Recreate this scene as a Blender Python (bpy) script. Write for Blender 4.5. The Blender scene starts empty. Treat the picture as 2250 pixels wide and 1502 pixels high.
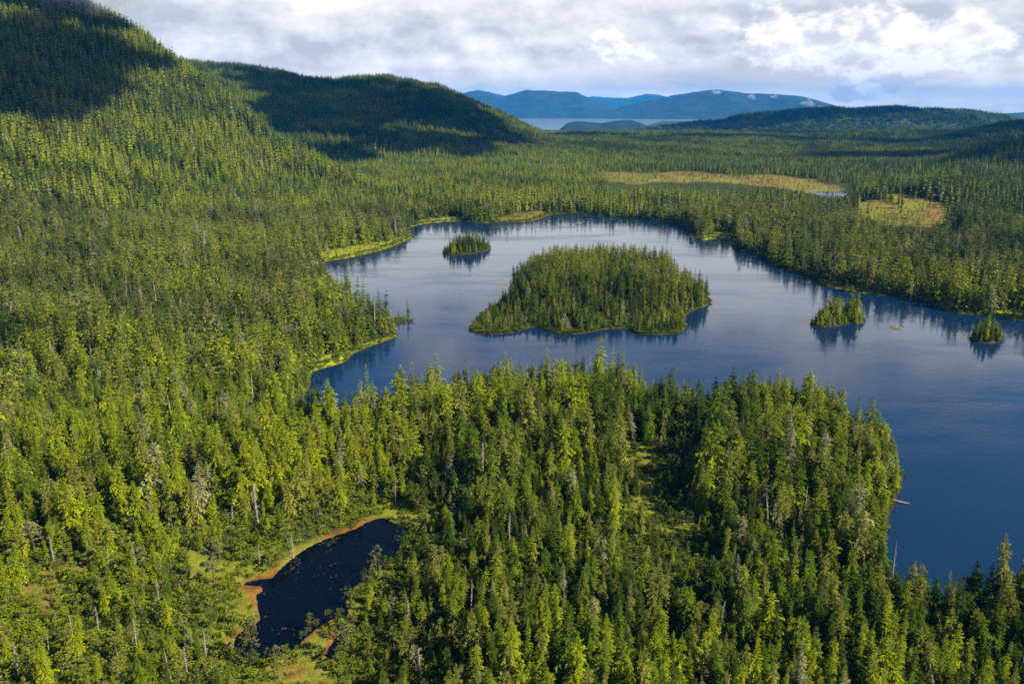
import bpy, math, random
import numpy as np

# ------------------------------------------------------------------ camera, light, world, exposure
scene = bpy.context.scene
C = scene.collection
CAM_H, F_PX, HORIZON = 150.0, 1872.0, 222.0
PITCH = math.atan((751 - HORIZON) / F_PX)
SUN_AZ, SUN_EL = math.radians(110), math.radians(36)      # clockwise from +Y, above the horizon

cam_data = bpy.data.cameras.new('camera')
cam = bpy.data.objects.new('camera', cam_data)
C.objects.link(cam)
cam.location = (0, 0, CAM_H)
cam.rotation_euler = (math.pi / 2 - PITCH, 0, 0)
cam_data.sensor_width = 36
cam_data.lens = F_PX / 2250 * 36
cam_data.clip_start = 1
cam_data.clip_end = 60000
scene.camera = cam

sun_data = bpy.data.lights.new('sun', 'SUN')
sun_data.energy = 5.0
sun_data.color = (1.0, 0.92, 0.78)
sun_data.angle = math.radians(0.5)
sun = bpy.data.objects.new('sun', sun_data)
C.objects.link(sun)
sun.location = (800, -300, 900)
sun.rotation_euler = (math.pi / 2 - SUN_EL, 0, math.pi - SUN_AZ)
SUNV = np.array([math.sin(SUN_AZ) * math.cos(SUN_EL), math.cos(SUN_AZ) * math.cos(SUN_EL), math.sin(SUN_EL)])

scene.view_settings.view_transform = 'Standard'
scene.view_settings.look = 'None'
scene.view_settings.gamma = 1
scene.view_settings.use_curve_mapping = False
scene.view_settings.exposure = 1.14
scene.render.engine = 'CYCLES'
cy = scene.cycles
cy.filter_width = 1.7
cy.max_bounces = 5
cy.diffuse_bounces = 2
cy.glossy_bounces = 2
cy.transmission_bounces = 2
cy.transparent_max_bounces = 12
cy.volume_bounces = 1
cy.use_denoising = False
cy.denoiser = 'OPENIMAGEDENOISE'
cy.denoising_input_passes = 'RGB_ALBEDO_NORMAL'
cy.sample_clamp_indirect = 4
cy.caustics_reflective = False
cy.caustics_refractive = False


class NB:
    """small helper to write node maths"""
    def __init__(self, tree):
        self.t = tree

    def n(self, kind, **kw):
        nd = self.t.nodes.new(kind)
        for k, v in kw.items():
            setattr(nd, k, v)
        return nd

    def put(self, sock, v):
        if isinstance(v, bpy.types.NodeSocket):
            self.t.links.new(v, sock)
        elif v is not None:
            sock.default_value = v

    def m(self, op, a, b=None, c=None, clamp=False):
        nd = self.n('ShaderNodeMath', operation=op, use_clamp=clamp)
        for i, v in enumerate((a, b, c)):
            self.put(nd.inputs[i], v)
        return nd.outputs[0]

    def add(self, *a):
        r = a[0]
        for v in a[1:]:
            r = self.m('ADD', r, v)
        return r

    def mul(self, *a):
        r = a[0]
        for v in a[1:]:
            r = self.m('MULTIPLY', r, v)
        return r

    def sub(self, a, b):
        return self.m('SUBTRACT', a, b)

    def step(self, v, lo, hi):
        nd = self.n('ShaderNodeMapRange', interpolation_type='SMOOTHSTEP')
        self.put(nd.inputs['Value'], v)
        nd.inputs['From Min'].default_value = lo
        nd.inputs['From Max'].default_value = hi
        return nd.outputs['Result']

    def noise(self, vec, scale, detail=4, rough=0.55, dist=0.0):
        nd = self.n('ShaderNodeTexNoise')
        self.put(nd.inputs['Vector'], vec)
        nd.inputs['Scale'].default_value = scale
        nd.inputs['Detail'].default_value = detail
        nd.inputs['Roughness'].default_value = rough
        nd.inputs['Distortion'].default_value = dist
        return nd.outputs['Fac']

    def mix(self, f, a, b, kind='MIX'):
        nd = self.n('ShaderNodeMix', data_type='RGBA', blend_type=kind)
        self.put(nd.inputs[0], f)
        for i, v in ((6, a), (7, b)):
            if isinstance(v, tuple) and len(v) == 3:
                v = v + (1,)
            self.put(nd.inputs[i], v)
        return nd.outputs[2]

    def scale(self, vec, s):
        nd = self.n('ShaderNodeVectorMath', operation='MULTIPLY')
        self.put(nd.inputs[0], vec)
        nd.inputs[1].default_value = s
        return nd.outputs[0]

    def vadd(self, vec, s):
        nd = self.n('ShaderNodeVectorMath', operation='ADD')
        self.put(nd.inputs[0], vec)
        self.put(nd.inputs[1], s)
        return nd.outputs[0]


def az_px(px):
    return math.degrees(math.atan((px - 1125) / 1945))


def el_py(py):
    return (HORIZON - py) * 0.0268


def build_world():
    w = bpy.data.worlds.new('World')
    scene.world = w
    w.use_nodes = True
    w.node_tree.nodes.clear()
    b = NB(w.node_tree)
    out = b.n('ShaderNodeOutputWorld')
    bg = b.n('ShaderNodeBackground')
    b.t.links.new(bg.outputs[0], out.inputs['Surface'])
    sky = b.n('ShaderNodeTexSky', sky_type='NISHITA')
    sky.sun_disc = False
    sky.sun_elevation = SUN_EL
    sky.sun_rotation = SUN_AZ
    sky.altitude = 100
    sky.air_density = 1.0
    sky.dust_density = 0.4
    sky.ozone_density = 2.0
    tc = b.n('ShaderNodeTexCoord')
    d = tc.outputs['Generated']
    sep = b.n('ShaderNodeSeparateXYZ')
    b.t.links.new(d, sep.inputs[0])
    x, y, z = sep.outputs
    az = b.mul(b.m('ARCTAN2', x, y), 57.2958)
    el = b.mul(b.m('ARCSINE', z), 57.2958)
    p = b.scale(d, (1, 1, 2.1))

    def blob(px, py, wx, wy):          # a soft bump round one direction of the sky
        a = b.mul(b.sub(az, az_px(px)), 1.0 / (wx * 0.0296))
        e = b.mul(b.sub(el, el_py(py)), 1.0 / (wy * 0.0268))
        return b.m('EXPONENT', b.mul(b.add(b.mul(a, a), b.mul(e, e)), -1.0))

    def blobs(*lst):
        r = None
        for q in lst:
            v = b.mul(blob(*q[:4]), q[4] if len(q) > 4 else 1.0)
            r = v if r is None else b.add(r, v)
        return r

    n_big = b.noise(p, 5.0, 5, 0.55, 0.3)
    p2 = b.scale(d, (1, 1, 1.45))
    n_mid = b.noise(p2, 15.0, 8, 0.56, 0.15)
    n_lit = b.noise(b.vadd(p2, (0.010, 0.0, 0.016)), 15.0, 8, 0.56, 0.15)
    n_fine = b.noise(p, 46.0, 6, 0.6, 0.2)
    n_strat = b.noise(b.scale(d, (1, 1, 6)), 7.0, 5, 0.55)
    # stratus deck: lavender grey with lighter rifts
    tone = b.add(b.mul(b.sub(n_big, 0.5), 1.5), b.mul(b.sub(n_strat, 0.5), 1.0), b.mul(b.sub(n_fine, 0.5), 0.4), b.mul(b.sub(n_mid, n_lit), 1.6),
                 b.mul(b.sub(n_mid, 0.5), 0.8))
    light = blobs((720, 20, 150, 70, 0.55), (820, 128, 130, 16, 0.35), (400, 105, 150, 30, 0.4), (560, 70, 400, 80, -0.10),
                  (250, 30, 260, 60, -0.20), (1350, 130, 300, 60, 0.22), (1150, 50, 120, 60, -0.05), (700, 190, 500, 40, 0.05), (1060, 20, 130, 60, 0.2),
                  (1950, 60, 420, 120, -0.06), (2150, 190, 200, 30, 0.05))
    t = b.m('ADD', b.add(tone, light), 0.27, clamp=True)
    deck = b.mix(t, (4.6, 4.75, 5.3), (8.9, 8.6, 8.6))
    low = b.sub(1.0, b.step(el, 0.3, 3.2))
    deck = b.mix(b.mul(low, 0.8), deck, b.mix(b.step(b.add(b.mul(n_strat, .5), b.mul(n_mid, .5)), .36, .62), (7.6, 7.0, 6.3), (12.6, 11.2, 9.6)))
    # slate band under the cumulus
    band = b.m('MULTIPLY', blobs((1640, 168, 330, 24, 1.0), (1450, 185, 300, 22, 0.5), (2080, 205, 250, 18, 0.45)),
               b.step(b.add(n_strat, b.mul(n_mid, 0.4)), 0.45, 0.85), clamp=True)
    deck = b.mix(band, deck, (5.4, 5.2, 5.3))
    # sunlit cumulus heads
    g = blobs((1890, 95, 200, 85, 1.0), (1690, 85, 75, 55, 0.85), (1335, 90, 45, 30, 0.62), (2110, 110, 140, 60, 0.55), (1400, 120, 180, 35, 0.5),
              (1850, 205, 22, 18, 0.85), (1915, 190, 48, 28, 0.95), (1780, 225, 40, 10, 0.35))
    body = b.add(g, b.mul(b.sub(n_mid, 0.5), 1.5), b.mul(b.sub(n_fine, 0.5), 0.7))
    mask = b.step(body, 0.36, 0.68)
    shade = b.step(b.add(b.mul(b.sub(n_mid, n_lit), 3.6), b.mul(b.sub(n_fine, 0.5), 1.3), b.mul(b.sub(el, 2.2), 0.07)), -0.35, 0.40)
    cum = b.mix(shade, (6.0, 6.0, 6.6), (9.3, 9.1, 8.9))
    deck = b.mix(b.mul(mask, 0.93), deck, cum)
    # the deck thins out higher up into blue sky with scattered cloud
    cover = b.add(b.mul(b.sub(n_big, 0.5), 2.6), b.mul(b.sub(n_mid, 0.5), 0.9))
    t_hi = b.mul(b.step(el, 5.0, 8.0), b.sub(1.0, b.step(el, 11.0, 17.0)))
    deck = b.mix(b.mul(t_hi, 0.85), deck, (10.6, 10.3, 10.4))
    thin = b.step(b.add(cover, b.mul(el, -0.10), 1.85), 0.0, 0.6)
    vis = b.mix(thin, b.mix(1.0, sky.outputs[0], (0.75, 0.95, 1.15), 'MULTIPLY'), deck)
    b.t.links.new(vis, bg.inputs['Color'])
    bg.inputs['Strength'].default_value = 0.062


build_world()

# ------------------------------------------------------------------ helpers
rng = np.random.default_rng(7)
sP, cP = math.sin(PITCH), math.cos(PITCH)


def ray(px, py):
    a, u = (px - 1125) / F_PX, (751 - py) / F_PX
    return np.array([a, cP + u * sP, -sP + u * cP])


def at(px, py, z=0.0):
    """point of the level z seen at a pixel of the photograph"""
    d = ray(px, py)
    k = (z - CAM_H) / d[2]
    return (d[0] * k, d[1] * k)


def lift(px, py, Y):
    d = ray(px, py)
    k = Y / d[1]
    return (d[0] * k, Y, CAM_H + d[2] * k)


def project(x, y, z):
    zz = np.asarray(z) - CAM_H
    dep = y * cP - zz * sP
    up = y * sP + zz * cP
    dep = np.where(np.abs(dep) < 1e-3, 1e-3, dep)
    return 1125 + F_PX * x / dep, 751 - F_PX * up / dep, dep


def poly(*pts):
    return np.array([at(*q) for q in pts])


def sdist(P, x, y):
    """signed distance to polygon P, positive outside"""
    x = np.asarray(x, float)
    y = np.asarray(y, float)
    best = np.full(x.shape, 1e18)
    inside = np.zeros(x.shape, bool)
    n = len(P)
    for i in range(n):
        ax, ay = P[i]
        bx, by = P[(i + 1) % n]
        ex, ey = bx - ax, by - ay
        wx, wy = x - ax, y - ay
        t = np.clip((wx * ex + wy * ey) / (ex * ex + ey * ey + 1e-12), 0, 1)
        dd = (wx - ex * t) ** 2 + (wy - ey * t) ** 2
        np.minimum(best, dd, out=best)
        c = ((ay <= y) & (by > y)) | ((by <= y) & (ay > y))
        if ey != 0:
            inside ^= c & (x < ax + (y - ay) / ey * ex)
    r = np.sqrt(best)
    return np.where(inside, -r, r)


def smooth(P, it=2):
    P = np.asarray(P)
    for _ in range(it):
        Q = np.roll(P, -1, 0)
        P = np.stack([0.75 * P + 0.25 * Q, 0.25 * P + 0.75 * Q], 1).reshape(-1, 2)
    return P


def _h(i, j, s):
    n = (i * 374761393 + j * 668265263 + s * 974634777) & 0xFFFFFFFF
    n = ((n ^ (n >> 13)) * 1274126177) & 0xFFFFFFFF
    return ((n ^ (n >> 16)) & 0xFFFF) / 65535.0


def vnoise(x, y, s=0):
    xi, yi = np.floor(x).astype(np.int64), np.floor(y).astype(np.int64)
    u, v = x - xi, y - yi
    u = u * u * (3 - 2 * u)
    v = v * v * (3 - 2 * v)
    return (_h(xi, yi, s) * (1 - u) + _h(xi + 1, yi, s) * u) * (1 - v) + (_h(xi, yi + 1, s) * (1 - u) + _h(xi + 1, yi + 1, s) * u) * v


def fbm(x, y, s=0, o=4):
    r, a, t = 0, 0.5, 0
    for k in range(o):
        r = r + a * vnoise(x * 2 ** k + 13.7 * k, y * 2 ** k + 5.1 * k, s + k)
        t += a
        a *= 0.5
    return r / t


def sstep(v, a, b):
    t = np.clip((v - a) / (b - a), 0, 1)
    return t * t * (3 - 2 * t)


def tag(o, label=None, cat=None, group=None, kind=None):
    if label:
        o['label'] = label
    if cat:
        o['category'] = cat
    if group:
        o['group'] = group
    if kind:
        o['kind'] = kind
    return o


def mesh_obj(name, V, F, mats, attrs=None, midx=None, link=True, smooth_=False, parent=None):
    me = bpy.data.meshes.new(name)
    me.from_pydata([tuple(v) for v in V], [], [tuple(f) for f in F]) if not isinstance(F, np.ndarray) else fast_mesh(me, V, F)
    for m in mats:
        me.materials.append(m)
    for k, (ty, arr) in (attrs or {}).items():
        a = me.attributes.new(k, ty, 'POINT')
        key = {'FLOAT': 'value', 'INT': 'value', 'FLOAT_VECTOR': 'vector', 'FLOAT_COLOR': 'color'}[ty]
        a.data.foreach_set(key, np.ascontiguousarray(arr, np.int32 if ty == 'INT' else np.float32).ravel())
    if midx is not None:
        me.polygons.foreach_set('material_index', np.asarray(midx, np.int32))
    if smooth_:
        me.polygons.foreach_set('use_smooth', np.ones(len(me.polygons), bool))
    me.update()
    o = bpy.data.objects.new(name, me)
    if link:
        C.objects.link(o)
    if parent:
        o.parent = parent
    return o


def fast_mesh(me, V, F):
    nf, k = F.shape
    me.vertices.add(len(V))
    me.vertices.foreach_set('co', np.ascontiguousarray(V, np.float32).ravel())
    me.loops.add(nf * k)
    me.loops.foreach_set('vertex_index', np.ascontiguousarray(F, np.int32).ravel())
    me.polygons.add(nf)
    me.polygons.foreach_set('loop_start', np.arange(0, nf * k, k, dtype=np.int32))
    me.update(calc_edges=True)


def new_mat(name):
    m = bpy.data.materials.new(name)
    m.use_nodes = True
    m.node_tree.nodes.clear()
    b = NB(m.node_tree)
    return m, b, b.n('ShaderNodeOutputMaterial')


def principled(b, out, col, rough=0.8, spec=0.3, normal=None):
    s = b.n('ShaderNodeBsdfPrincipled')
    if isinstance(col, tuple) and len(col) == 3:
        col = col + (1,)
    b.put(s.inputs['Base Color'], col)
    b.put(s.inputs['Roughness'], rough)
    s.inputs['Specular IOR Level'].default_value = spec
    if normal is not None:
        b.put(s.inputs['Normal'], normal)
    b.t.links.new(s.outputs[0], out.inputs['Surface'])
    return s


def bump(b, height, dist, strength=1.0):
    nd = b.n('ShaderNodeBump')
    b.put(nd.inputs['Height'], height)
    nd.inputs['Distance'].default_value = dist
    b.put(nd.inputs['Strength'], strength)
    return nd.outputs[0]


# ------------------------------------------------------------------ materials
def mat_ground():
    m, b, out = new_mat('ground_cover')
    at_ = b.n('ShaderNodeAttribute', attribute_name='gcol')
    geo = b.n('ShaderNodeNewGeometry')
    pos = geo.outputs['Position']
    n1 = b.noise(pos, 0.35, 6, 0.65)
    n2 = b.noise(pos, 2.2, 4, 0.6)
    n3 = b.noise(pos, 0.06, 4, 0.6)
    f = b.add(b.mul(n1, 0.9), b.mul(n2, 0.6), b.mul(n3, 0.5))
    col = b.mix(1.0, at_.outputs['Color'], b.mix(b.step(f, 0.65, 1.35), (0.45, 0.5, 0.4), (1.6, 1.5, 1.5)), 'MULTIPLY')
    principled(b, out, col, 0.95, 0.1, bump(b, f, 0.8, 0.8))
    return m


def mat_foliage(name, back=0.3):
    m, b, out = new_mat(name)
    tc = b.n('ShaderNodeAttribute', attribute_name='tcol', attribute_type='INSTANCER')
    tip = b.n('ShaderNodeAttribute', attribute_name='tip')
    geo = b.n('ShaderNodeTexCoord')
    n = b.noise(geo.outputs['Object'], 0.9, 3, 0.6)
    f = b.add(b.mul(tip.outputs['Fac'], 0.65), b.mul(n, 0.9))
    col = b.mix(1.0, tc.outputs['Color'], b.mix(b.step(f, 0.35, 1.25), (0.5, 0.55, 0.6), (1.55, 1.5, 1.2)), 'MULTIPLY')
    d = b.n('ShaderNodeBsdfDiffuse')
    b.put(d.inputs['Color'], col)
    tr = b.n('ShaderNodeBsdfTranslucent')
    b.put(tr.inputs['Color'], b.mix(1.0, col, (1.1, 1.15, 0.7), 'MULTIPLY'))
    mx = b.n('ShaderNodeMixShader')
    mx.inputs[0].default_value = back
    b.t.links.new(d.outputs[0], mx.inputs[1])
    b.t.links.new(tr.outputs[0], mx.inputs[2])
    b.t.links.new(mx.outputs[0], out.inputs['Surface'])
    return m


def mat_bark(name, c0, c1, scale=3.0):
    m, b, out = new_mat(name)
    tc = b.n('ShaderNodeTexCoord')
    n = b.noise(b.scale(tc.outputs['Object'], (1, 1, 0.15)), scale, 4, 0.65)
    principled(b, out, b.mix(b.step(n, 0.3, 0.7), c0, c1), 0.9, 0.15)
    return m


def mat_water(name, body, rough, streak, ripple, spec=0.5):
    m, b, out = new_mat(name)
    geo = b.n('ShaderNodeNewGeometry')
    pos = geo.outputs['Position']
    # wind lanes: long streaks where the surface is more or less ruffled
    lanes = b.noise(b.scale(pos, (0.0035, 0.016, 1)), 1.0, 5, 0.6, 1.2)
    lanes2 = b.noise(b.scale(pos, (0.02, 0.07, 1)), 1.0, 3, 0.5, 0.4)
    ruffle = b.step(b.add(lanes, b.mul(lanes2, 0.35)), 0.60, 0.84)
    r1 = b.noise(b.scale(pos, (0.55, 1.1, 1)), 1.0, 3, 0.6)
    r2 = b.noise(b.scale(pos, (0.14, 0.3, 1)), 1.0, 3, 0.55)
    nrm = bump(b, b.add(b.mul(r1, 0.5), r2), ripple, b.add(b.mul(ruffle, 0.75), 0.25))
    ro = b.add(rough, b.mul(ruffle, streak))
    nrm = nrm
    s = principled(b, out, body, ro, spec, nrm)
    s.inputs['IOR'].default_value = 1.333
    return m


M = {}
M['ground'] = mat_ground()
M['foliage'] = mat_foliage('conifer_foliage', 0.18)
M['bark'] = mat_bark('bark', (0.05, 0.038, 0.028), (0.17, 0.145, 0.12))
M['dead_wood'] = mat_bark('weathered_wood', (0.17, 0.145, 0.12), (0.44, 0.40, 0.35))
M['lake'] = mat_water('lake_water', (0.003, 0.018, 0.048), 0.05, 0.12, 0.05)
M['pond'] = mat_water('peat_water', (0.0008, 0.002, 0.005), 0.03, 0.03, 0.06, 0.2)
M['sea'] = mat_water('sea_water', (0.46, 0.52, 0.53), 0.05, 0.01, 0.0)  # pale base colour stands in for the sky's sheen on the water

# ------------------------------------------------------------------ outlines of water and islands (photo pixels on the level ground)
LAKE = smooth(poly(
    (650, 915), (648, 880), (677, 862), (685, 845), (683, 820), (700, 812), (765, 795), (770, 781), (800, 766), (872, 742), (876, 733),
    (862, 718), (880, 709), (915, 706), (905, 699), (860, 703), (800, 692), (745, 666), (722, 650), (740, 640), (742, 628), (720, 602), (716, 590), (710, 574),
    (760, 569), (850, 547), (885, 533), (911, 519), (905, 511), (894, 502), (930, 491), (1010, 485), (1050, 491), (1090, 488), (1150, 489), (1190, 481), (1210, 471),
    (1250, 470), (1300, 473), (1400, 481), (1490, 491), (1520, 505), (1532, 529), (1560, 527), (1580, 522), (1612, 523), (1604, 540), (1620, 551), (1680, 561), (1690, 577),
    (1740, 597), (1800, 613), (1796, 624), (1830, 633), (1900, 646), (2000, 655), (2050, 668), (2080, 686), (2150, 693), (2190, 697), (2250, 707), (2400, 722), (2700, 800), (2700, 1290),
    (2400, 1322), (2150, 1338), (2050, 1338), (1965, 1312), (1945, 1225), (1948, 1160), (1963, 1110), (1985, 1068), (1985, 1030), (1950, 992), (1880, 945), (1800, 910), (1700, 886),
    (1560, 905), (1480, 915), (1445, 880), (1400, 862), (1300, 852), (1110, 872), (1000, 893), (900, 918), (800, 938), (720, 954), (665, 940)), 2)
POND_Z = 1.2
POND = smooth(np.array([at(*q, POND_Z) for q in (
    (848, 1139), (869, 1152), (899, 1156), (889, 1170), (893, 1182), (875, 1206), (851, 1243), (821, 1261), (803, 1274), (782, 1283), (773, 1303), (755, 1321),
    (764, 1342), (761, 1354), (731, 1357), (713, 1369), (689, 1384), (662, 1408), (647, 1423), (623, 1434), (587, 1443), (544, 1446), (517, 1434), (516, 1402), (532, 1384),
    (575, 1364), (573, 1351), (567, 1333), (569, 1318), (560, 1309), (578, 1300), (581, 1288), (553, 1284), (523, 1290), (550, 1276), (581, 1272), (599, 1272), (608, 1258),
    (635, 1234), (665, 1210), (701, 1191), (740, 1176), (785, 1161), (809, 1146), (842, 1137))]), 1)
POOL = smooth(np.array([at(*q, POND_Z) for q in ((744, 1394), (748, 1411), (738, 1438), (718, 1453), (720, 1428), (730, 1414))]), 2)
TARN = smooth(poly((1782, 427), (1800, 424), (1840, 425), (1862, 429), (1855, 438), (1840, 440), (1810, 437)), 2)
SEA_Z = -150.0
SEA = np.array([(-5000, 7900), at(1000, 291, SEA_Z), at(1200, 292, SEA_Z), at(1350, 291, SEA_Z), at(1375, 284, SEA_Z), at(1425, 275, SEA_Z), at(1450, 268, SEA_Z), at(1475, 262.5, SEA_Z), (3500, 18000), (5000, 31000), (-8000, 31000)])
ISLANDS = [
    ('main', smooth(poly((1030, 727), (1060, 735), (1130, 733), (1172, 716), (1200, 728), (1260, 738), (1330, 723), (1380, 721), (1400, 735), (1480, 736), (1512, 724), (1500, 700),
                         (1520, 682), (1562, 670), (1563, 656), (1510, 640), (1478, 618), (1492, 604), (1480, 596), (1400, 588), (1300, 582), (1200, 592), (1140, 612), (1117, 630),
                         (1125, 650), (1085, 672), (1050, 694), (1036, 713)), 2), 5.0),
    ('small', smooth(poly((966, 556), (985, 560), (1030, 559), (1076, 551), (1081, 544), (1050, 538), (1000, 543)), 2), 2.0),
    ('small', smooth(poly((1774, 714), (1800, 719), (1842, 719), (1856, 711), (1895, 713), (1906, 704), (1880, 694), (1820, 697), (1790, 704)), 2), 1.6),
    ('small', smooth(poly((2122, 744), (2148, 753), (2188, 756), (2206, 747), (2200, 737), (2150, 733)), 2), 1.6),
    ('small', smooth(poly((2243, 778), (2262, 785), (2300, 786), (2310, 776), (2280, 768)), 2), 1.6),
    ('tiny', smooth(poly((1514, 528), (1520, 531), (1527, 529), (1521, 526)), 2), 0.7),
    ('bar', smooth(poly((1950, 718), (1960, 721), (1980, 723), (1986, 721), (1965, 717)), 2), 0.35),
]
# open ground without forest: (kind, polygon)
OPEN = [
    ('sedge', poly((683, 824), (688, 803), (720, 786), (765, 774), (800, 758), (840, 744), (880, 735), (878, 746), (800, 772), (770, 800), (700, 818))),
    ('sedge', poly((672, 655), (700, 636), (712, 618), (708, 600), (722, 596), (746, 625), (742, 645), (720, 655))),
    ('sedge', poly((704, 576), (716, 554), (770, 546), (850, 531), (890, 520), (912, 508), (916, 522), (850, 552), (760, 574))),
    ('sedge', poly((890, 505), (925, 485), (1012, 478), (1014, 488), (930, 496))),
    ('bog', poly((1080, 491), (1115, 477), (1160, 468), (1212, 466), (1200, 484), (1150, 493))),
    ('sedge', poly((1530, 532), (1556, 520), (1575, 511), (1612, 512), (1616, 527), (1575, 529))),
    ('sedge', poly((1790, 628), (1800, 617), (1835, 622), (1900, 640), (1960, 646), (1960, 654), (1890, 650))),
    ('sedge', poly((2160, 700), (2190, 686), (2270, 688), (2290, 715))),
    ('bog', poly((1330, 400), (1380, 392), (1480, 392), (1600, 396), (1700, 398), (1790, 408), (1860, 421), (1800, 436), (1720, 418), (1640, 410), (1500, 412), (1400, 410))),
    ('bog', poly((1890, 474), (1980, 464), (2040, 474), (2070, 492), (2062, 512), (1960, 510), (1905, 496))),
    ('bog', poly((1640, 378), (1670, 371), (1730, 374), (1738, 382), (1690, 384))),
    ('bog', poly((1340, 370), (1380, 366), (1420, 372), (1380, 378))),
    ('bog', poly((1810, 326), (1850, 326), (1850, 332), (1812, 332))),
    ('sedge', poly((1372, 1040), (1388, 1000), (1450, 994), (1480, 1014), (1470, 1070), (1440, 1100), (1390, 1090))),
    ('meadow', poly((1380, 1012), (1398, 988), (1442, 984), (1460, 1010), (1446, 1050), (1436, 1088), (1446, 1128), (1500, 1160), (1560, 1180), (1540, 1198), (1440, 1192), (1400, 1168), (1376, 1130), (1394, 1095), (1384, 1050))),
    ('bog', poly((500, 1502), (520, 1452), (590, 1450), (650, 1430), (690, 1392), (735, 1374), (765, 1380), (768, 1430), (750, 1470), (760, 1502), (740, 1540), (560, 1540))),
    ('bog', poly((405, 1300), (430, 1268), (480, 1262), (540, 1262), (600, 1250), (600, 1280), (585, 1320), (590, 1360), (540, 1390), (512, 1430), (500, 1400), (490, 1340), (440, 1310))),
    ('meadow', poly((385, 1218), (420, 1220), (470, 1246), (520, 1250), (480, 1275), (420, 1262))),
    ('bog', poly((48, 1330), (80, 1290), (150, 1262), (200, 1256), (186, 1280), (140, 1322), (100, 1372), (64, 1366))),
    ('meadow', poly((1590, 1500), (1630, 1462), (1660, 1470), (1650, 1520))),
    ('meadow', poly((310, 934), (322, 929), (334, 933), (325, 939))),
    ('meadow', poly((830, 1140), (838, 1122), (880, 1118), (915, 1138), (1000, 1132), (1010, 1142), (905, 1162), (850, 1142))),
    ('meadow', poly((1320, 655), (1365, 650), (1368, 664), (1325, 668))),
]
MUSKEG = poly((-250, 1225), (180, 1240), (400, 1190), (640, 1180), (600, 1420), (860, 1400), (980, 1540), (900, 1700), (-400, 1700))
LOW = [poly((1350, 1150), (1440, 1100), (1590, 1190), (1580, 1320), (1360, 1320)), poly((500, 1430), (780, 1390), (800, 1680), (540, 1680)), poly((30, 1360), (200, 1270), (230, 1420), (40, 1480)),
       poly((1870, 490), (2100, 490), (2110, 548), (1880, 545)), poly((1330, 400), (1880, 415), (1870, 455), (1340, 450)), poly((1360, 985), (1560, 985), (1520, 1090), (1470, 1180), (1360, 1180)), poly((1765, 428), (1880, 430), (1885, 474), (1765, 474)), poly((690, 575), (740, 560), (740, 660), (660, 690)), poly((370, 1235), (640, 1235), (590, 1290), (560, 1480), (470, 1480), (380, 1400))]
GCOL = {'floor': (0.036, 0.050, 0.009), 'sedge': (0.24, 0.27, 0.015), 'bog': (0.17, 0.125, 0.028), 'meadow': (0.15, 0.165, 0.014), 'shore': (0.035, 0.024, 0.014), 'rust': (0.19, 0.085, 0.018)}

# ------------------------------------------------------------------ terrain height
RIDGE1 = [np.array(lift(px, py, Y)) - np.array([0, 0, dz]) for px, py, Y, dz in (
    (965, 457, 1235, 14), (900, 428, 1330, 16), (800, 382, 1430, 18), (700, 331, 1540, 20), (600, 281, 1650, 22), (500, 226, 1770, 24), (450, 200, 1840, 24), (400, 166, 1900, 24), (345, 122, 1970, 24), (300, 92, 2020, 24), (150, 2, 2150, 24), (-100, -130, 2150, 20))]
RIDGE1 += [np.array((-1620., 1500., 500.)), np.array((-1560., 900., 450.)), np.array((-1600., 500., 420.))]
FRONT = np.array([p[:2] for p in RIDGE1[:12]] + [(-2900., 2300.), (-2900., -900.), (900., -900.), (900., 1150.)])      # the side of the spur that faces the lake
RIDGE2 = [np.array(lift(px, py, Y)) - np.array([0, 0, 10]) for px, py, Y in (
    (100, 60, 2900), (345, 118, 2900), (500, 144, 2900), (650, 168, 2950), (760, 167, 3050), (850, 167, 3100), (950, 187, 3100), (1010, 214, 3050), (1060, 242, 3000), (1110, 268, 2950),
    (1160, 296, 2850), (1260, 326, 2700))]
RIDGE3 = [np.array(lift(px, py, Y)) - np.array([0, 0, 42]) for px, py, Y in ((1480, 268, 5600), (1560, 262, 5600), (1650, 258, 5700), (1750, 250, 5600), (1830, 240, 5500), (1900, 243, 5500), (1960, 236, 5500), (2040, 240, 5500), (2120, 246, 5600), (2250, 256, 5600), (2500, 250, 5600))]
RIDGE4 = [np.array(lift(px, py, Y)) - np.array([0, 0, 6]) for px, py, Y in ((2080, 322, 2750), (2150, 300, 2750), (2200, 282, 2800), (2300, 262, 2900), (2500, 230, 2900))]
RIDGE5 = [np.array(lift(px, py, Y)) - np.array([0, 0, 8]) for px, py, Y in ((2120, 378, 1800), (2190, 348, 1850), (2250, 320, 1900), (2400, 280, 1900))]
RIDGE6 = [np.array(lift(px, py, Y)) - np.array([0, 0, 20]) for px, py, Y in ((1890, 408, 1220), (1960, 388, 1240), (2060, 385, 1240), (2150, 398, 1220), (2240, 412, 1200))]


def ridge_h(R, x, y, k, soft, ax=1.0):
    acc = None
    for a, c in zip(R[:-1], R[1:]):
        e = c[:2] - a[:2]
        t = np.clip(((x - a[0]) * e[0] + (y - a[1]) * e[1]) / (e @ e), 0, 1)
        dd = np.hypot((x - a[0] - e[0] * t) * ax, y - a[1] - e[1] * t)
        h = a[2] + (c[2] - a[2]) * t - k * (np.sqrt(dd * dd + soft * soft) - soft) 
        acc = h if acc is None else np.maximum(acc, h)
    return acc


def splus(v, w):
    return w * np.logaddexp(0, v / w)


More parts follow.
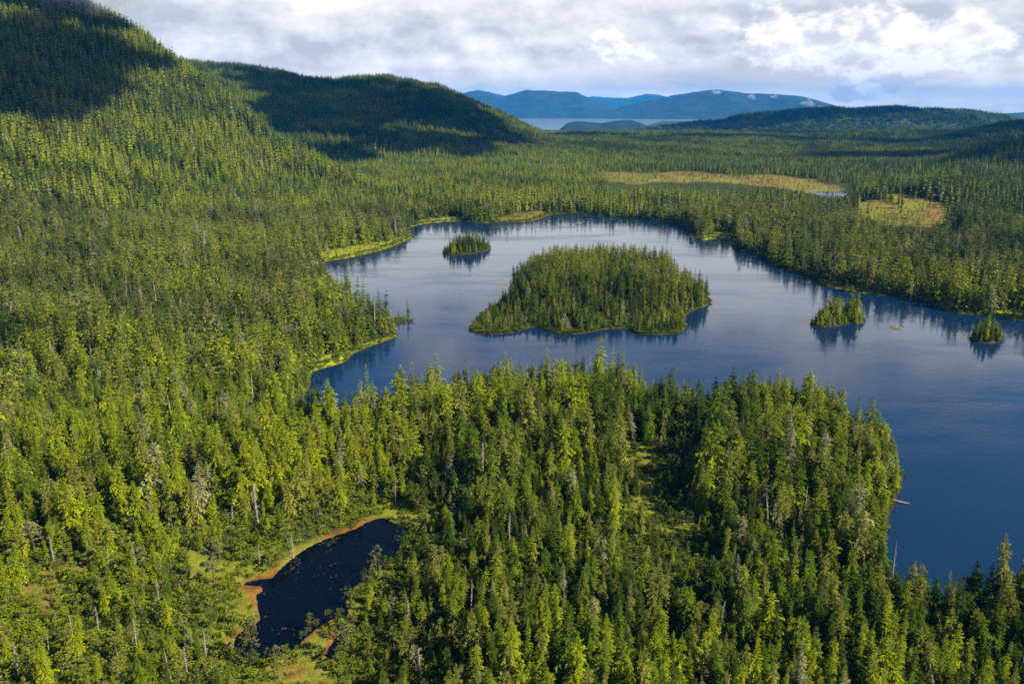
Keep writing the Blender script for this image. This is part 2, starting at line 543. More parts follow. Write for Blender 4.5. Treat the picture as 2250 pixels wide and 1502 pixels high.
def height(x, y):
    """ground height and signed distance to the lake"""
    x = np.asarray(x, float)
    y = np.asarray(y, float)
    sd = sdist(LAKE, x, y)
    far = sstep(y, 1300, 2200)
    n = fbm(x / 120, y / 120, 3, 4)
    n2 = fbm(x / 420, y / 420, 11, 3)
    h = 1.1 * np.clip(sd / 5, 0, 1) + 5.0 * sstep(sd, 4, 110) + (n - 0.5) * 7 * sstep(sd, 10, 120) + (n2 - 0.45) * 34 * far
    ss = sdist(SEA, x, y)
    fall = -SEA_Z * np.clip(1 - ss / 4900, 0, 1) * (y > 1000)
    h = h - fall
    r = np.hypot(x, y)
    h = h - np.clip(r - 8000, 0, None) * 0.0125 * (ss > 0)
    gul = (fbm(x / 170 + y / 900, y / 300, 21, 4) - 0.5)
    hill = np.full(x.shape, -400.0)
    for R, k, soft, amp in ((RIDGE1, 0.43, 30, 30), (RIDGE2, 0.21, 60, 40), (RIDGE3, 0.16, 120, 40), (RIDGE4, 0.3, 90, 30), (RIDGE5, 0.3, 70, 25), (RIDGE6, 0.24, 40, 8)):
        hh = ridge_h(R, x, y, k, soft, 2.3 if R is RIDGE2 else 1.0)
        if R is RIDGE1:
            hh = hh - 0.75 * np.clip(sdist(FRONT, x, y), 0, None)
        hill = np.maximum(hill, hh + gul * amp * sstep(hh, 0, 90))
    up = splus(hill - np.minimum(h, 6), 10) * sstep(sd, 0, 90)
    h = h * (1 - sstep(up, 5, 70)) + up
    h = np.maximum(h, np.where(sd > 1, np.where(y < 3000, 0.35, -500), -9))
    h = np.where(sd < 0, np.maximum(-7, sd * 0.35), h)
    # ponds lie in shallow basins
    lvl = POND_Z
    near = (np.abs(x) < 260) & (y > 40) & (y < 420)
    if near.any():
        sp = np.minimum(sdist(POND, x[near], y[near]), sdist(POOL, x[near], y[near]))
        hn = h[near]
        g = lvl + 0.12 + 0.035 * np.clip(sp, 0, 40)
        hn = hn + (g - hn) * (1 - sstep(sp, 6, 45))
        h[near] = np.where(sp < 0.6, np.maximum(lvl - 0.8, lvl + 0.2 * (sp - 0.3)), hn)
    st = sdist(TARN, x, y)
    tz = 3.0
    h = h + (tz + 0.4 + 0.01 * np.clip(st, 0, 200) - h) * (1 - sstep(st, 10, 160))
    h = np.where(st < 2, tz + 0.15 * (st - 1), h)
    h = np.where(ss < 0, SEA_Z + np.clip(ss * 0.05, -12, 0), np.where((y > 3200) & (ss < 6000) & (r < 14000), np.maximum(h, SEA_Z + 1.5), h))
    return h, sd


def island_h(P, dome, x, y, sd=None):
    if sd is None:
        sd = sdist(P, x, y)
    ins = np.clip(-sd, 0, None)
    big = math.sqrt(abs(0.5 * np.sum(P[:, 0] * np.roll(P[:, 1], -1) - np.roll(P[:, 0], -1) * P[:, 1])))
    return np.where(sd > 0, -0.4 * sd, np.minimum(ins * 0.4, 0.7) + dome * sstep(ins, 0, big * 0.33))


def zone_colour(x, y, sd, px=None):
    """albedo of the ground by vegetation"""
    n = fbm(x / 14, y / 14, 31, 4)
    col = np.tile(np.array(GCOL['floor']), (len(x), 1))
    far = sstep(y, 1900, 3000)
    col = col * (1 - far[:, None]) + np.array((0.030, 0.042, 0.018)) * far[:, None]
    opn = np.zeros(len(x))
    for kind, P in OPEN:
        near = (x > P[:, 0].min() - 30) & (x < P[:, 0].max() + 30) & (y > P[:, 1].min() - 60) & (y < P[:, 1].max() + 60)
        if not near.any():
            continue
        size = max(np.ptp(P[:, 0]), 20)
        s = sdist(P, x[near], y[near]) + (n[near] - 0.5) * min(size, 60) * 0.25 + (fbm(x[near] / (size * .22), y[near] / (size * .22), 35, 3) - .5) * size * (.34 if kind == 'bog' else .12)
        f = 1 - sstep(s, -0.02 * size, 0.03 * size)
        c = np.array(GCOL[kind])
        cc = np.tile(c, (near.sum(), 1))
        nn = fbm(x[near] / 9, y[near] / 6, 41, 3)
        if kind in ('bog', 'meadow'):
            r = sstep(nn, 0.55, 0.75)[:, None] * (0.6 if kind == 'bog' else 0.35)
            big = size > 90
            cc = cc * (1 - r) + np.array(GCOL['rust']) * r
            g = sstep(fbm(x[near] / (38 if big else 11), y[near] / (60 if big else 8), 51, 4), 0.42, 0.6)[:, None] * 0.75
            cc = cc * (1 - g) + np.array(GCOL['meadow']) * g
        col[near] = col[near] * (1 - f[:, None]) + cc * f[:, None]
        opn[near] = np.maximum(opn[near], f)
    near = (np.abs(x) < 250) & (y < 400)
    if near.any():
        sp = np.minimum(sdist(POND, x[near], y[near]), sdist(POOL, x[near], y[near]))
        gb = ((1 - sstep(sp, 8, 20)) * sstep(fbm(x[near] / 12, y[near] / 12, 65, 3), .36, .5))[:, None] * 0.8
        col[near] = col[near] * (1 - gb) + np.array(GCOL['meadow']) * gb
        w = 0.8 + 6.5 * np.clip(fbm(x[near] / 14, y[near] / 14, 61, 3) - .1, 0, 1) ** 1.3
        f = (1 - sstep(sp, w * 0.4, w))[:, None]
        r = sstep(fbm(x[near] / 7, y[near] / 7, 71, 3), 0.35, 0.6)[:, None]
        cc = np.array(GCOL['meadow']) * (1 - r) + np.array(GCOL['bog']) * r
        q = sstep(fbm(x[near] / 9, y[near] / 9, 75, 3), .52, .66)[:, None]
        cc = cc * (1 - q) + np.array(GCOL['rust']) * q
        col[near] = col[near] * (1 - f) + cc * f
        opn[near] = np.maximum(opn[near], f[:, 0])
    # reedy fringe and dark peat edge of the lake
    w = 2.5 + 7 * np.clip(fbm(x / 30, y / 30, 81, 3) - 0.3, 0, 1)
    f = ((1 - sstep(sd, w * 0.6, w)) * (sd > 0))[:, None] * (0.15 + 0.75 * sstep(fbm(x / 19, y / 19, 91, 3), .42, .62))[:, None]
    mixc = np.array(GCOL['meadow']) * 0.75
    col = col * (1 - f) + mixc * f
    e = (1 - sstep(sd, 0.7, 1.7))[:, None]
    col = col * (1 - e) + np.array(GCOL['shore']) * e
    return col, opn


# ------------------------------------------------------------------ ground sheet
def build_ground():
    a_in = np.radians(np.arange(-42, 42.001, 0.1))
    a_out = np.radians(np.concatenate([np.arange(46, 180, 6), np.arange(180, 315, 6)]))
    ang = np.concatenate([a_in, a_out])
    r = [30.0]
    while r[-1] < 32000:
        q = r[-1]
        r.append(q * (1.008 if 120 < q < 1600 else (1.03 if q <= 120 else 1.013)))
    r = np.array(r)
    R, A = np.meshgrid(r, ang, indexing='ij')
    x, y = (R * np.sin(A)).ravel(), (R * np.cos(A)).ravel()
    h, sd = height(x, y)
    behind = sstep(-y, -60, 400)
    h = h * (1 - behind) + 4 * behind
    col, _ = zone_colour(x, y, sd)
    nr, na = R.shape
    i = np.arange(nr - 1)[:, None] * na
    j = np.arange(na)[None, :]
    j2 = (j + 1) % na
    F = np.stack([i + j, i + j2, i + na + j2, i + na + j], -1).reshape(-1, 4)[:, ::-1]
    V = np.stack([x, y, h], 1)
    # close the hole under the camera
    c4 = np.concatenate([col, np.ones((len(col), 1))], 1)
    o = mesh_obj('ground', V, np.ascontiguousarray(F), [M['ground']], {'gcol': ('FLOAT_COLOR', c4)}, smooth_=True)
    tag(o, 'forested ground of the valley round the lake and its slopes', 'ground', kind='structure')
    ring = np.stack([x[:na], y[:na], h[:na]], 1)
    cap = [(0, 0, float(h[:na].mean()))] + [tuple(v) for v in ring]
    cf = [(0, k + 1, (k + 1) % na + 1) for k in range(na)][::1]
    cap_o = mesh_obj('forest_floor', cap, [f[::-1] for f in cf], [M['ground']], {'gcol': ('FLOAT_COLOR', np.tile((0.035, 0.042, 0.014, 1), (na + 1, 1)))}, smooth_=True, parent=o)


build_ground()


def water_sheet(name, P, z, mat, label):
    o = mesh_obj(name, [(p[0], p[1], z) for p in P], [tuple(range(len(P)))], [mat])
    return tag(o, label, name, kind='structure')


def grow(P, d):
    c = P.mean(0)
    v = P - c
    return c + v * (1 + d / np.linalg.norm(v, axis=1, keepdims=True))


water_sheet('lake', [(-420, 90), (1400, 90), (1400, 1330), (-420, 1330)], 0.0, M['lake'], 'wide blue lake with wind streaks and wooded islands')
water_sheet('pond', grow(POND, 2.5), POND_Z, M['pond'], 'small near black peat pond among the foreground trees')
water_sheet('pool', grow(POOL, 1.5), POND_Z, M['pond'], 'tiny dark pool in the bog below the pond')
water_sheet('tarn', grow(TARN, 8), 3.0, M['lake'], 'bright sliver of water beside the far bog')
water_sheet('sea', [(-9000, 7400), (9000, 7400), (9000, 32000), (-9000, 32000)], SEA_Z, M['sea'], 'pale sea channel below the blue mountains')

ISL_LABEL = ['large wooded island in the middle of the lake', 'low wooded islet near the lake\'s far left cove', 'small round islet of tall trees near the right shore',
             'tiny islet with a few ragged trees close to right edge', 'islet cut off by the right edge of the photo', 'speck of rock with pale saplings off the far shore',
             'low grassy bar just breaking the surface beside the islet']


def build_islands():
    for (kind, P, dome), lab in zip(ISLANDS, ISL_LABEL):
        n = len(P)
        c = P.mean(0)
        scales = [1.14, 1.04, 1.0, 0.98, 0.95, 0.9, 0.82, 0.72, 0.6, 0.45, 0.3, 0.15]
        V, F = [], []
        for s in scales:
            V += [tuple(c + (p - c) * s) for p in P]
        V.append(tuple(c))
        V = np.array(V)
        sd = sdist(P, V[:, 0], V[:, 1])
        z = island_h(P, dome, V[:, 0], V[:, 1], sd) + np.where(sd < -4, (fbm(V[:, 0] / 15, V[:, 1] / 15, 5, 3) - 0.5) * min(1.5, dome * 0.4), 0)
        for k in range(len(scales) - 1):
            for i in range(n):
                F.append((k * n + i, k * n + (i + 1) % n, (k + 1) * n + (i + 1) % n, (k + 1) * n + i))
        for i in range(n):
            F.append(((len(scales) - 1) * n + i, (len(scales) - 1) * n + (i + 1) % n, len(V) - 1))
        col, _ = zone_colour(V[:, 0], V[:, 1], -sd)
        if kind == 'bar':
            col[:] = (0.16, 0.14, 0.05)
        o = mesh_obj('island', np.column_stack([V, z]), F, [M['ground']], {'gcol': ('FLOAT_COLOR', np.column_stack([col, np.ones(len(col))]))}, smooth_=True)
        tag(o, lab, 'island', kind='structure')


build_islands()


# ------------------------------------------------------------------ far mountains across the channel
def mat_mountain():
    m, b, out = new_mat('far_forest')
    geo = b.n('ShaderNodeNewGeometry')
    n = b.noise(geo.outputs['Position'], 0.004, 8, 0.65)
    principled(b, out, b.mix(b.step(n, 0.35, 0.65), (0.013, 0.022, 0.014), (0.027, 0.037, 0.020)), 0.95, 0.1)
    return m


M['mountain'] = mat_mountain()


def mountain(skyline, depth, label, seed, name='mountain', base_py=None):
    """a range whose crest follows a skyline at its own distance, with slopes on both sides"""
    pts = [lift(px, py, Y) for px, py, Y in skyline]
    xs = np.array([p[0] for p in pts])
    ys = np.array([p[1] for p in pts])
    zs = np.array([p[2] for p in pts])
    u = np.linspace(0, 1, 220)
    t = (xs - xs[0]) / (xs[-1] - xs[0])
    cx, cyy, cz = np.interp(u, t, xs), np.interp(u, t, ys), np.interp(u, t, zs)
    v = np.linspace(-1, 1, 61)
    U, Vv = np.meshgrid(np.arange(len(u)), v, indexing='ij')
    X = cx[U]
    Y = cyy[U] + Vv * depth
    prof = 1 - np.abs(Vv) ** 1.25
    rise = cz[U] - SEA_Z
    rough = (fbm(X / 1100, Y / 900, seed, 5) - 0.5)
    Z = SEA_Z + rise * prof + rough * 0.6 * np.clip(rise, 20, 600) * (1 - np.abs(Vv)) * np.abs(Vv) * 3.5 + (fbm(X / 240, Y / 240, seed + 9, 4) - 0.5) * np.clip(rise * .12, 5, 34) * prof
    Z = np.where(np.abs(Vv) >= 0.999, SEA_Z - 15, Z - 4)
    n0, n1 = X.shape
    i = np.arange(n0 - 1)[:, None] * n1
    j = np.arange(n1 - 1)[None, :]
    F = np.stack([i + j, i + n1 + j, i + n1 + j + 1, i + j + 1], -1).reshape(-1, 4)
    o = mesh_obj(name, np.stack([X.ravel(), Y.ravel(), Z.ravel()], 1), np.ascontiguousarray(F), [M['mountain']], smooth_=True)
    return tag(o, label, name, kind='structure')


mountain([(700, 230, 18600), (850, 215, 18600), (960, 208, 18600), (1020, 204, 18400), (1050, 197, 18400), (1110, 210, 18400), (1160, 197, 18200), (1230, 201, 18200), (1270, 203, 18000), (1310, 222, 18000), (1350, 238, 18000), (1420, 262, 18000)], 2600, 'blue mountain on the left across the sea channel', 3)
mountain([(1290, 262, 17300), (1350, 240, 17300), (1400, 225, 17300), (1480, 210, 17300), (1530, 202, 17300), (1580, 196, 17300), (1640, 206, 17300), (1700, 205, 17300), (1760, 212, 17300), (1800, 224, 17300), (1850, 238, 17300), (1950, 250, 17300), (2100, 258, 17300)], 2300, 'broad blue mountain with cloud wisps across the channel', 5)
mountain([(1180, 235, 27000), (1300, 212, 27000), (1340, 214, 27000), (1380, 216, 27000), (1420, 206, 27000), (1450, 209, 27000), (1530, 230, 27000), (1750, 232, 27000), (1830, 236, 27000), (1900, 250, 27000)], 2500, 'faint pale mountain in the gap between the nearer ranges', 8)
mountain([(1700, 258, 15000), (1850, 252, 15000), (1960, 244, 15000), (2040, 249, 15000), (2110, 243, 15000), (2160, 247, 15000), (2200, 252, 15000), (2260, 247, 15000), (2400, 240, 15000), (2600, 236, 15000)], 1800, 'hazy blue hill at the far right horizon', 12, 'hill')
mountain([(1236, 279, 9500), (1246, 270, 9500), (1270, 266, 9500), (1320, 269, 9500), (1360, 264, 9500), (1385, 263, 9500), (1410, 270, 9500), (1440, 283, 9500)], 480, 'low dark wooded island lying in the sea channel', 15, 'island')


# ------------------------------------------------------------------ tree prototypes
class Mesh:
    def __init__(self):
        self.V, self.F, self.T, self.M = [], [], [], []

    def tri(self, a, b, c, ta, tb, tc, m=0):
        n = len(self.V)
        self.V += [a, b, c]
        self.T += [ta, tb, tc]
        self.F.append((n, n + 1, n + 2))
        self.M.append(m)

    def tube(self, pts, radii, sides, m, t=0.3):
        n = len(self.V)
        for p, r in zip(pts, radii):
            for k in range(sides):
                a = 2 * math.pi * k / sides
                self.V.append((p[0] + r * math.cos(a), p[1] + r * math.sin(a), p[2]))
                self.T.append(t)
        for i in range(len(pts) - 1):
            for k in range(sides):
                k2 = (k + 1) % sides
                a, b2, c, d = n + i * sides + k, n + i * sides + k2, n + (i + 1) * sides + k2, n + (i + 1) * sides + k
                self.F += [(a, b2, c), (a, c, d)]
                self.M += [m, m]

    def stick(self, a, b, r, m):
        """thin three sided bare branch"""
        a, b = np.array(a), np.array(b)
        d = b - a
        u = np.cross(d, (0, 0, 1.0))
        u = u / (np.linalg.norm(u) + 1e-9) * r
        w = np.array((0, 0, r * 1.2))
        n = len(self.V)
        for p in (a + u, a - u, a + w, b):
            self.V.append(tuple(p))
            self.T.append(0.3)
        self.F += [(n, n + 1, n + 3), (n + 1, n + 2, n + 3), (n + 2, n, n + 3)]
        self.M += [m] * 3


def bough(g, base, az, L, up, droop, w, nseg, hang, R):
    ca, sa = math.cos(az), math.sin(az)
    ax = []
    for i in range(nseg + 1):
        s = 0.08 + 0.92 * i / nseg
        ax.append((base[0] + ca * L * s, base[1] + sa * L * s, base[2] + L * (up * s - droop * s * s), s))
    for i in range(nseg):
        a, b = ax[i], ax[i + 1]
        s = 0.5 * (a[3] + b[3])
        for side in (-1, 1):
            ww = w * L * ((1 - s) ** 0.6 + 0.12) * R.uniform(0.6, 1.25) * side
            f = R.uniform(0.55, 1.25)
            tp = (a[0] + (b[0] - a[0]) * f - sa * ww, a[1] + (b[1] - a[1]) * f + ca * ww, a[2] + (b[2] - a[2]) * f - L * R.uniform(0.02, 0.22))
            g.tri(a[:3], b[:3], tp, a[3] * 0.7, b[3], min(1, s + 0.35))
        if hang and i % 2 == 0:
            tp = ((a[0] + b[0]) / 2 + R.uniform(-.1, .1) * L, (a[1] + b[1]) / 2 + R.uniform(-.1, .1) * L, min(a[2], b[2]) - L * R.uniform(0.15, 0.32))
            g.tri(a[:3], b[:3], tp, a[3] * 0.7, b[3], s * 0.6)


def conifer(seed, style, lod):
    """(crown, trunk) of a conifer about 20 m tall"""
    R = random.Random(seed)
    H = 20.0
    crown, trunk = Mesh(), Mesh()
    whorls, per, nseg, hang = {0: (27, 7, 4, True), 1: (15, 6, 2, True), 2: (8, 5, 1, False)}[lod]
    bend = (R.uniform(-.5, .5), R.uniform(-.5, .5))

    def axis(t):
        return (bend[0] * t * t, bend[1] * t * t, H * t)
    st = {'spire': (0.125, 0.10, 0.85, 1.0), 'cone': (0.185, 0.06, 0.72, 1.0), 'column': (0.135, 0.14, 0.42, 1.0), 'ragged': (0.17, 0.20, 0.6, 1.0), 'topless': (0.175, 0.12, 0.42, 0.86)}[style]
    rad, z0, pw, top = st
    keep = {'ragged': 0.68, 'topless': 0.85}.get(style, 0.94)
    lump = [R.uniform(0.6, 1.3) for _ in range(6)]
    for i in range(whorls):
        t = z0 + (top - z0) * ((i + R.uniform(-.3, .3)) / (whorls - 1))
        t = min(max(t, z0), top - 0.004)
        q = (t - z0) / (top - z0)
        r = H * rad * (1 - q) ** pw * (0.55 + 0.45 * min(1, q / 0.18)) + 0.25
        c = axis(t)
        ph = R.uniform(0, 6.28)
        for k in range(per):
            if R.random() > keep:
                continue
            az = ph + 6.283 * k / per + R.uniform(-.35, .35)
            sec = lump[int(((az % 6.283) / 6.283) * 6) % 6]
            L = r * R.uniform(0.6, 1.25) * (1 + (sec - 1) * 0.8) * (1 + 0.22 * math.sin(t * 23 + seed))
            up = 0.55 * q - 0.02 + R.uniform(-.12, .12)
            wide = {0: 0.40, 1: 0.5, 2: 0.62}[lod]
            bough(crown, (c[0], c[1], c[2]), az, L, up, 0.55 - 0.2 * q, wide, nseg, hang, R)
        if lod == 2:
            # a hanging skirt so that far crowns stay solid
            for k in range(4):
                az = ph + 6.283 * (k + .5) / 4
                crown.tri((c[0], c[1], c[2] + H * 0.06), (c[0] + r * .8 * math.cos(az - .6), c[1] + r * .8 * math.sin(az - .6), c[2] - r * .45),
                          (c[0] + r * .8 * math.cos(az + .6), c[1] + r * .8 * math.sin(az + .6), c[2] - r * .45), 0.2, .9, .9)
    if top > 0.95:
        c = axis(1.0)
        for k in range(3):
            az = k * 2.1
            crown.tri((c[0], c[1], H * 1.02), (c[0] + .22 * math.cos(az), c[1] + .22 * math.sin(az), H * .955), (c[0] + .22 * math.cos(az + 2), c[1] + .22 * math.sin(az + 2), H * .955), 1, .6, .6)
    ts = [0, 0.25, 0.6, top * (0.97 if top > 0.95 else 1.06)]
    trunk.tube([(axis(t)[0], axis(t)[1], axis(t)[2] - (1.2 if t == 0 else 0)) for t in ts], [0.34, 0.26, 0.15, 0.03 if top > .95 else 0.09], 6 if lod == 0 else (4 if lod == 1 else 3), 1)
    return crown, trunk


def pine(seed, lod):
    """open irregular bog pine about 10 m tall, tufts of needles on crooked limbs"""
    R = random.Random(seed)
    H = 10.0
    crown, trunk = Mesh(), Mesh()
    bx, by = R.uniform(-.9, .9), R.uniform(-.9, .9)

    def axis(t):
        return np.array((bx * t * (t - .4) * 1.2, by * t * t, H * t))
    trunk.tube([tuple(axis(t) - np.array((0, 0, .8 if t == 0 else 0))) for t in (0, .3, .6, .95)], [.19, .15, .10, .03], 6 if lod == 0 else 4, 1)
    z0 = R.uniform(.22, .42)
    nl = 22 if lod == 0 else 12
    for i in range(nl):
        t = z0 + (0.98 - z0) * (i / (nl - 1)) ** 0.85
        q = (t - z0) / (1 - z0)
        az = i * 2.4 + R.uniform(-.6, .6)
        L = H * R.uniform(.10, .20) * (0.55 + 1.1 * math.sin(math.pi * min(1, q * 0.8 + 0.2)) ** 0.8) * (1.0 if q < .85 else .6)
        a = axis(t)
        b = a + np.array((math.cos(az) * L, math.sin(az) * L, L * R.uniform(.05, .5)))
        crown.stick(a, b, .05, 1)
        nt = 3 if lod == 0 else 2
        for k in range(nt):
            c = a + (b - a) * (0.45 + 0.6 * k / nt) + np.array([R.uniform(-.18, .18) for _ in range(3)])
            s = R.uniform(.45, .85) * (1.0 if lod == 0 else 1.35)
            for _ in range(9 if lod == 0 else 5):
                v = np.array([R.gauss(0, 1) for _ in range(3)])
                v /= np.linalg.norm(v)
                v[2] = v[2] * .6 + .25
                w = np.array([R.gauss(0, 1) for _ in range(3)])
                w = np.cross(v, w)
                w = w / (np.linalg.norm(w) + 1e-6) * s * .42
                m0 = c + v * s * .12
                crown.tri(tuple(m0 + w), tuple(m0 - w), tuple(c + v * s), .35, .35, 1.0)
    return crown, trunk


def snag(seed, style):
    """(trunk, branches) of a dead conifer about 16 m tall"""
    R = random.Random(seed)
    H = 16.0
    tr, br = Mesh(), Mesh()
    lean = (R.uniform(-1, 1), R.uniform(-1, 1))

    def axis(t):
        return (lean[0] * t * t, lean[1] * t * t, H * t)
    top = {'bare': 1.0, 'stub': 0.62, 'twiggy': 1.0}[style]
    ts = [0, .3, .6, top] if top > .7 else [0, .25, .45, top]
    tr.tube([(axis(t)[0], axis(t)[1], axis(t)[2] - (1 if t == 0 else 0)) for t in ts], [.30, .23, .15, .03 if top > .7 else .13], 7, 0)
    nb = {'bare': 44, 'stub': 9, 'twiggy': 110}[style]
    for i in range(nb):
        t = R.uniform(.28, .97) * top
        L = H * (1 - t / top * .8) * R.uniform(.05, .15) * (1.15 if style == 'twiggy' else 1)
        az = R.uniform(0, 6.283)
        a = axis(t)
        b = (a[0] + math.cos(az) * L, a[1] + math.sin(az) * L, a[2] + L * R.uniform(-.55, .25))
        br.stick(a, b, .05, 0)
        if style == 'twiggy':
            for k in range(3):
                f = R.uniform(.4, .95)
                c = tuple(a[j] + (b[j] - a[j]) * f for j in range(3))
                d = (c[0] + R.uniform(-.5, .5), c[1] + R.uniform(-.5, .5), c[2] + R.uniform(-.55, .1))
                br.stick(c, d, .04, 0)
    return tr, br


def shrub(seed):
    R = random.Random(seed)
    g = Mesh()
    for k in range(7):
        c = np.array((R.uniform(-.7, .7), R.uniform(-.7, .7), R.uniform(.25, .9)))
        for _ in range(14):
            v = np.array([R.gauss(0, 1) for _ in range(3)])
            v /= np.linalg.norm(v)
            v[2] = abs(v[2]) * .8
            w = np.cross(v, [R.gauss(0, 1) for _ in range(3)])
            w = w / (np.linalg.norm(w) + 1e-6) * .24
            p = c + v * .42
            g.tri(tuple(p + w), tuple(p - w), tuple(p + v * .25 + np.array((0, 0, .05))), .4, .4, 1)
    return g


def to_obj(name, parts, mats, link=False):
    V, F, T, MI, n = [], [], [], [], 0
    for g in parts:
        V += g.V
        T += g.T
        F += [tuple(i + n for i in f) for f in g.F]
        MI += g.M
        n += len(g.V)
    return mesh_obj(name, np.array(V, float), np.array(F, np.int32), mats, {'tip': ('FLOAT', np.array(T))}, MI, link)


STYLES = ['spire', 'cone', 'column', 'ragged', 'topless', 'spire', 'cone', 'ragged', 'column', 'cone', 'spire', 'cone']
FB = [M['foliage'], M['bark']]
protos = bpy.data.collections.new('tree_kinds')          # only a library for the forests; not in the scene
NEAR, PINES, SNAGS = [], [], []
for i, s in enumerate(STYLES):
    c, t = conifer(100 + i, s, 0)
    NEAR.append((to_obj('crown', [c], FB).data, to_obj('trunk', [t], FB).data, s))
    protos.objects.link(to_obj('aa_near_%02d' % i, [c, t], FB))
for i, s in enumerate(STYLES):
    c, t = conifer(200 + i, s, 1)
    protos.objects.link(to_obj('bb_mid_%02d' % i, [c, t], FB))
for i, s in enumerate(STYLES[:8]):
    c, t = conifer(300 + i, s, 2)
    protos.objects.link(to_obj('cc_far_%02d' % i, [c, t], FB))
for i in range(6):
    R = random.Random(400 + i)
    parts = []
    for k in range(14):
        c, t = conifer(500 + i * 20 + k, R.choice(STYLES), 2)
        a, rr, s = R.uniform(0, 6.28), 11 * math.sqrt(R.random()), R.uniform(.5, 1.1)
        for g in (c, t):
            g.V = [(v[0] * s * 1.15 + rr * math.cos(a), v[1] * s * 1.15 + rr * math.sin(a), v[2] * s) for v in g.V]
        parts += [c, t]
    protos.objects.link(to_obj('dd_clump_%02d' % i, parts, FB))
for i in range(6):
    c, t = pine(600 + i, 0)
    PINES.append((to_obj('crown', [c], FB).data, to_obj('trunk', [t], FB).data))
    c2, t2 = pine(600 + i, 1)
    protos.objects.link(to_obj('ee_pine_%02d' % i, [c2, t2], FB))
DW = [M['dead_wood']]
for i, s in enumerate(['bare', 'twiggy', 'stub', 'bare', 'twiggy', 'twiggy', 'bare', 'stub']):
    t, b_ = snag(700 + i, s)
    SNAGS.append((to_obj('trunk', [t], DW).data, to_obj('branches', [b_], DW).data, s))
    protos.objects.link(to_obj('ff_snag_%02d' % i, [t, b_], DW))
for i in range(4):
    protos.objects.link(to_obj('gg_shrub_%02d' % i, [shrub(800 + i)], [M['foliage']]))
I_NEAR, I_MID, I_FAR, I_CLUMP, I_PINE, I_SNAG, I_SHRUB = 0, 12, 24, 32, 38, 44, 52


def scatter_object(name, pts, variant, rot, scl, col, label, cat):
    """one stuff object: geometry nodes place the tree kinds on points"""
    n = len(pts)
    o = mesh_obj(name, np.asarray(pts, np.float32), np.zeros((0, 3), np.int32), [], {
        'variant': ('INT', variant), 'rot': ('FLOAT_VECTOR', rot), 'scl': ('FLOAT_VECTOR', scl),
        'tcol': ('FLOAT_COLOR', np.column_stack([col, np.ones(n)]))})
    ng = bpy.data.node_groups.new(name, 'GeometryNodeTree')
    ng.interface.new_socket('Geometry', in_out='INPUT', socket_type='NodeSocketGeometry')
    ng.interface.new_socket('Geometry', in_out='OUTPUT', socket_type='NodeSocketGeometry')
    N, L = ng.nodes, ng.links
    gi, go = N.new('NodeGroupInput'), N.new('NodeGroupOutput')
    ip = N.new('GeometryNodeInstanceOnPoints')
    ci = N.new('GeometryNodeCollectionInfo')
    ci.inputs['Collection'].default_value = protos
    ci.inputs['Separate Children'].default_value = True
    ci.inputs['Reset Children'].default_value = True
    ip.inputs['Pick Instance'].default_value = True

    def attr(nm, ty):
        a = N.new('GeometryNodeInputNamedAttribute')
        a.data_type = ty
        a.inputs['Name'].default_value = nm
        return a.outputs['Attribute']
    L.new(gi.outputs[0], ip.inputs['Points'])
    L.new(ci.outputs[0], ip.inputs['Instance'])
    L.new(attr('variant', 'INT'), ip.inputs['Instance Index'])
    e2r = N.new('FunctionNodeEulerToRotation')
    L.new(attr('rot', 'FLOAT_VECTOR'), e2r.inputs[0])
    L.new(e2r.outputs[0], ip.inputs['Rotation'])
    L.new(attr('scl', 'FLOAT_VECTOR'), ip.inputs['Scale'])
    L.new(ip.outputs[0], go.inputs[0])
    md = o.modifiers.new('scatter', 'NODES')
    md.node_group = ng
    return tag(o, label, cat, kind='stuff')


# ------------------------------------------------------------------ where trees stand
def jitter_grid(x0, x1, y0, y1, s):
    xs, ys = np.arange(x0, x1, s), np.arange(y0, y1, s * 0.87)
    X, Y = np.meshgrid(xs, ys)
    X = X + (np.arange(len(ys))[:, None] % 2) * s / 2 + rng.uniform(-.42, .42, X.shape) * s
    Y = Y + rng.uniform(-.42, .42, Y.shape) * s
    return X.ravel(), Y.ravel()


def in_view(x, y, z, m=170, htop=30):
    px, py, dep = project(x, y, z)
    px2, py2, _ = project(x, y, z + htop)
    return (dep > 30) & (px > -m - 40) & (px < 2250 + m * 1.6) & (py2 < 1502 + m) & (y > 60)


def palette(x, y, r1, r2):
    """crown colour: species patches, plus shade painted in on the right shore and main island"""
    a = fbm(x / 75, y / 75, 101, 3)
    c = fbm(x / 28, y / 28, 111, 3)
    deep, mid, lime, olive, grey = [np.array(v) for v in ((0.032, 0.052, 0.006), (0.074, 0.110, 0.008), (0.160, 0.188, 0.007), (0.140, 0.135, 0.030), (0.20, 0.19, 0.115))]
    v = (a - 0.5) * 1.6 + (c - 0.5) * 0.7 + (r1 - 0.5) * 1.05 + 0.52 - 0.32 * sstep(x, 250, 420) * sstep(y, 480, 600) - 0.12 * sstep(y, 500, 620) * (1 - sstep(y, 720, 800)) * (np.abs(x - 60) < 140) + 0.13 * (1 - sstep(y, 280, 360)) + 0.2 * sstep(-x, 60, 160) * (1 - sstep(y, 200, 330))  # shade of the right shore and main island is darkened into the tint
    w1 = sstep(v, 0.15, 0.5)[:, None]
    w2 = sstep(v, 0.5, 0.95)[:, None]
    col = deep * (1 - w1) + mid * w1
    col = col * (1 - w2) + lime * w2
    o = ((r2 > 0.72) * sstep(r2, 0.72, 0.85))[:, None] * 0.8
    col = col * (1 - o) + olive * o
    g = ((r2 > 0.965) * 1.0)[:, None] * 0.75
    col = col * (1 - g) + grey * g
    return col


trees = []          # x, y, z, height, kind, variant


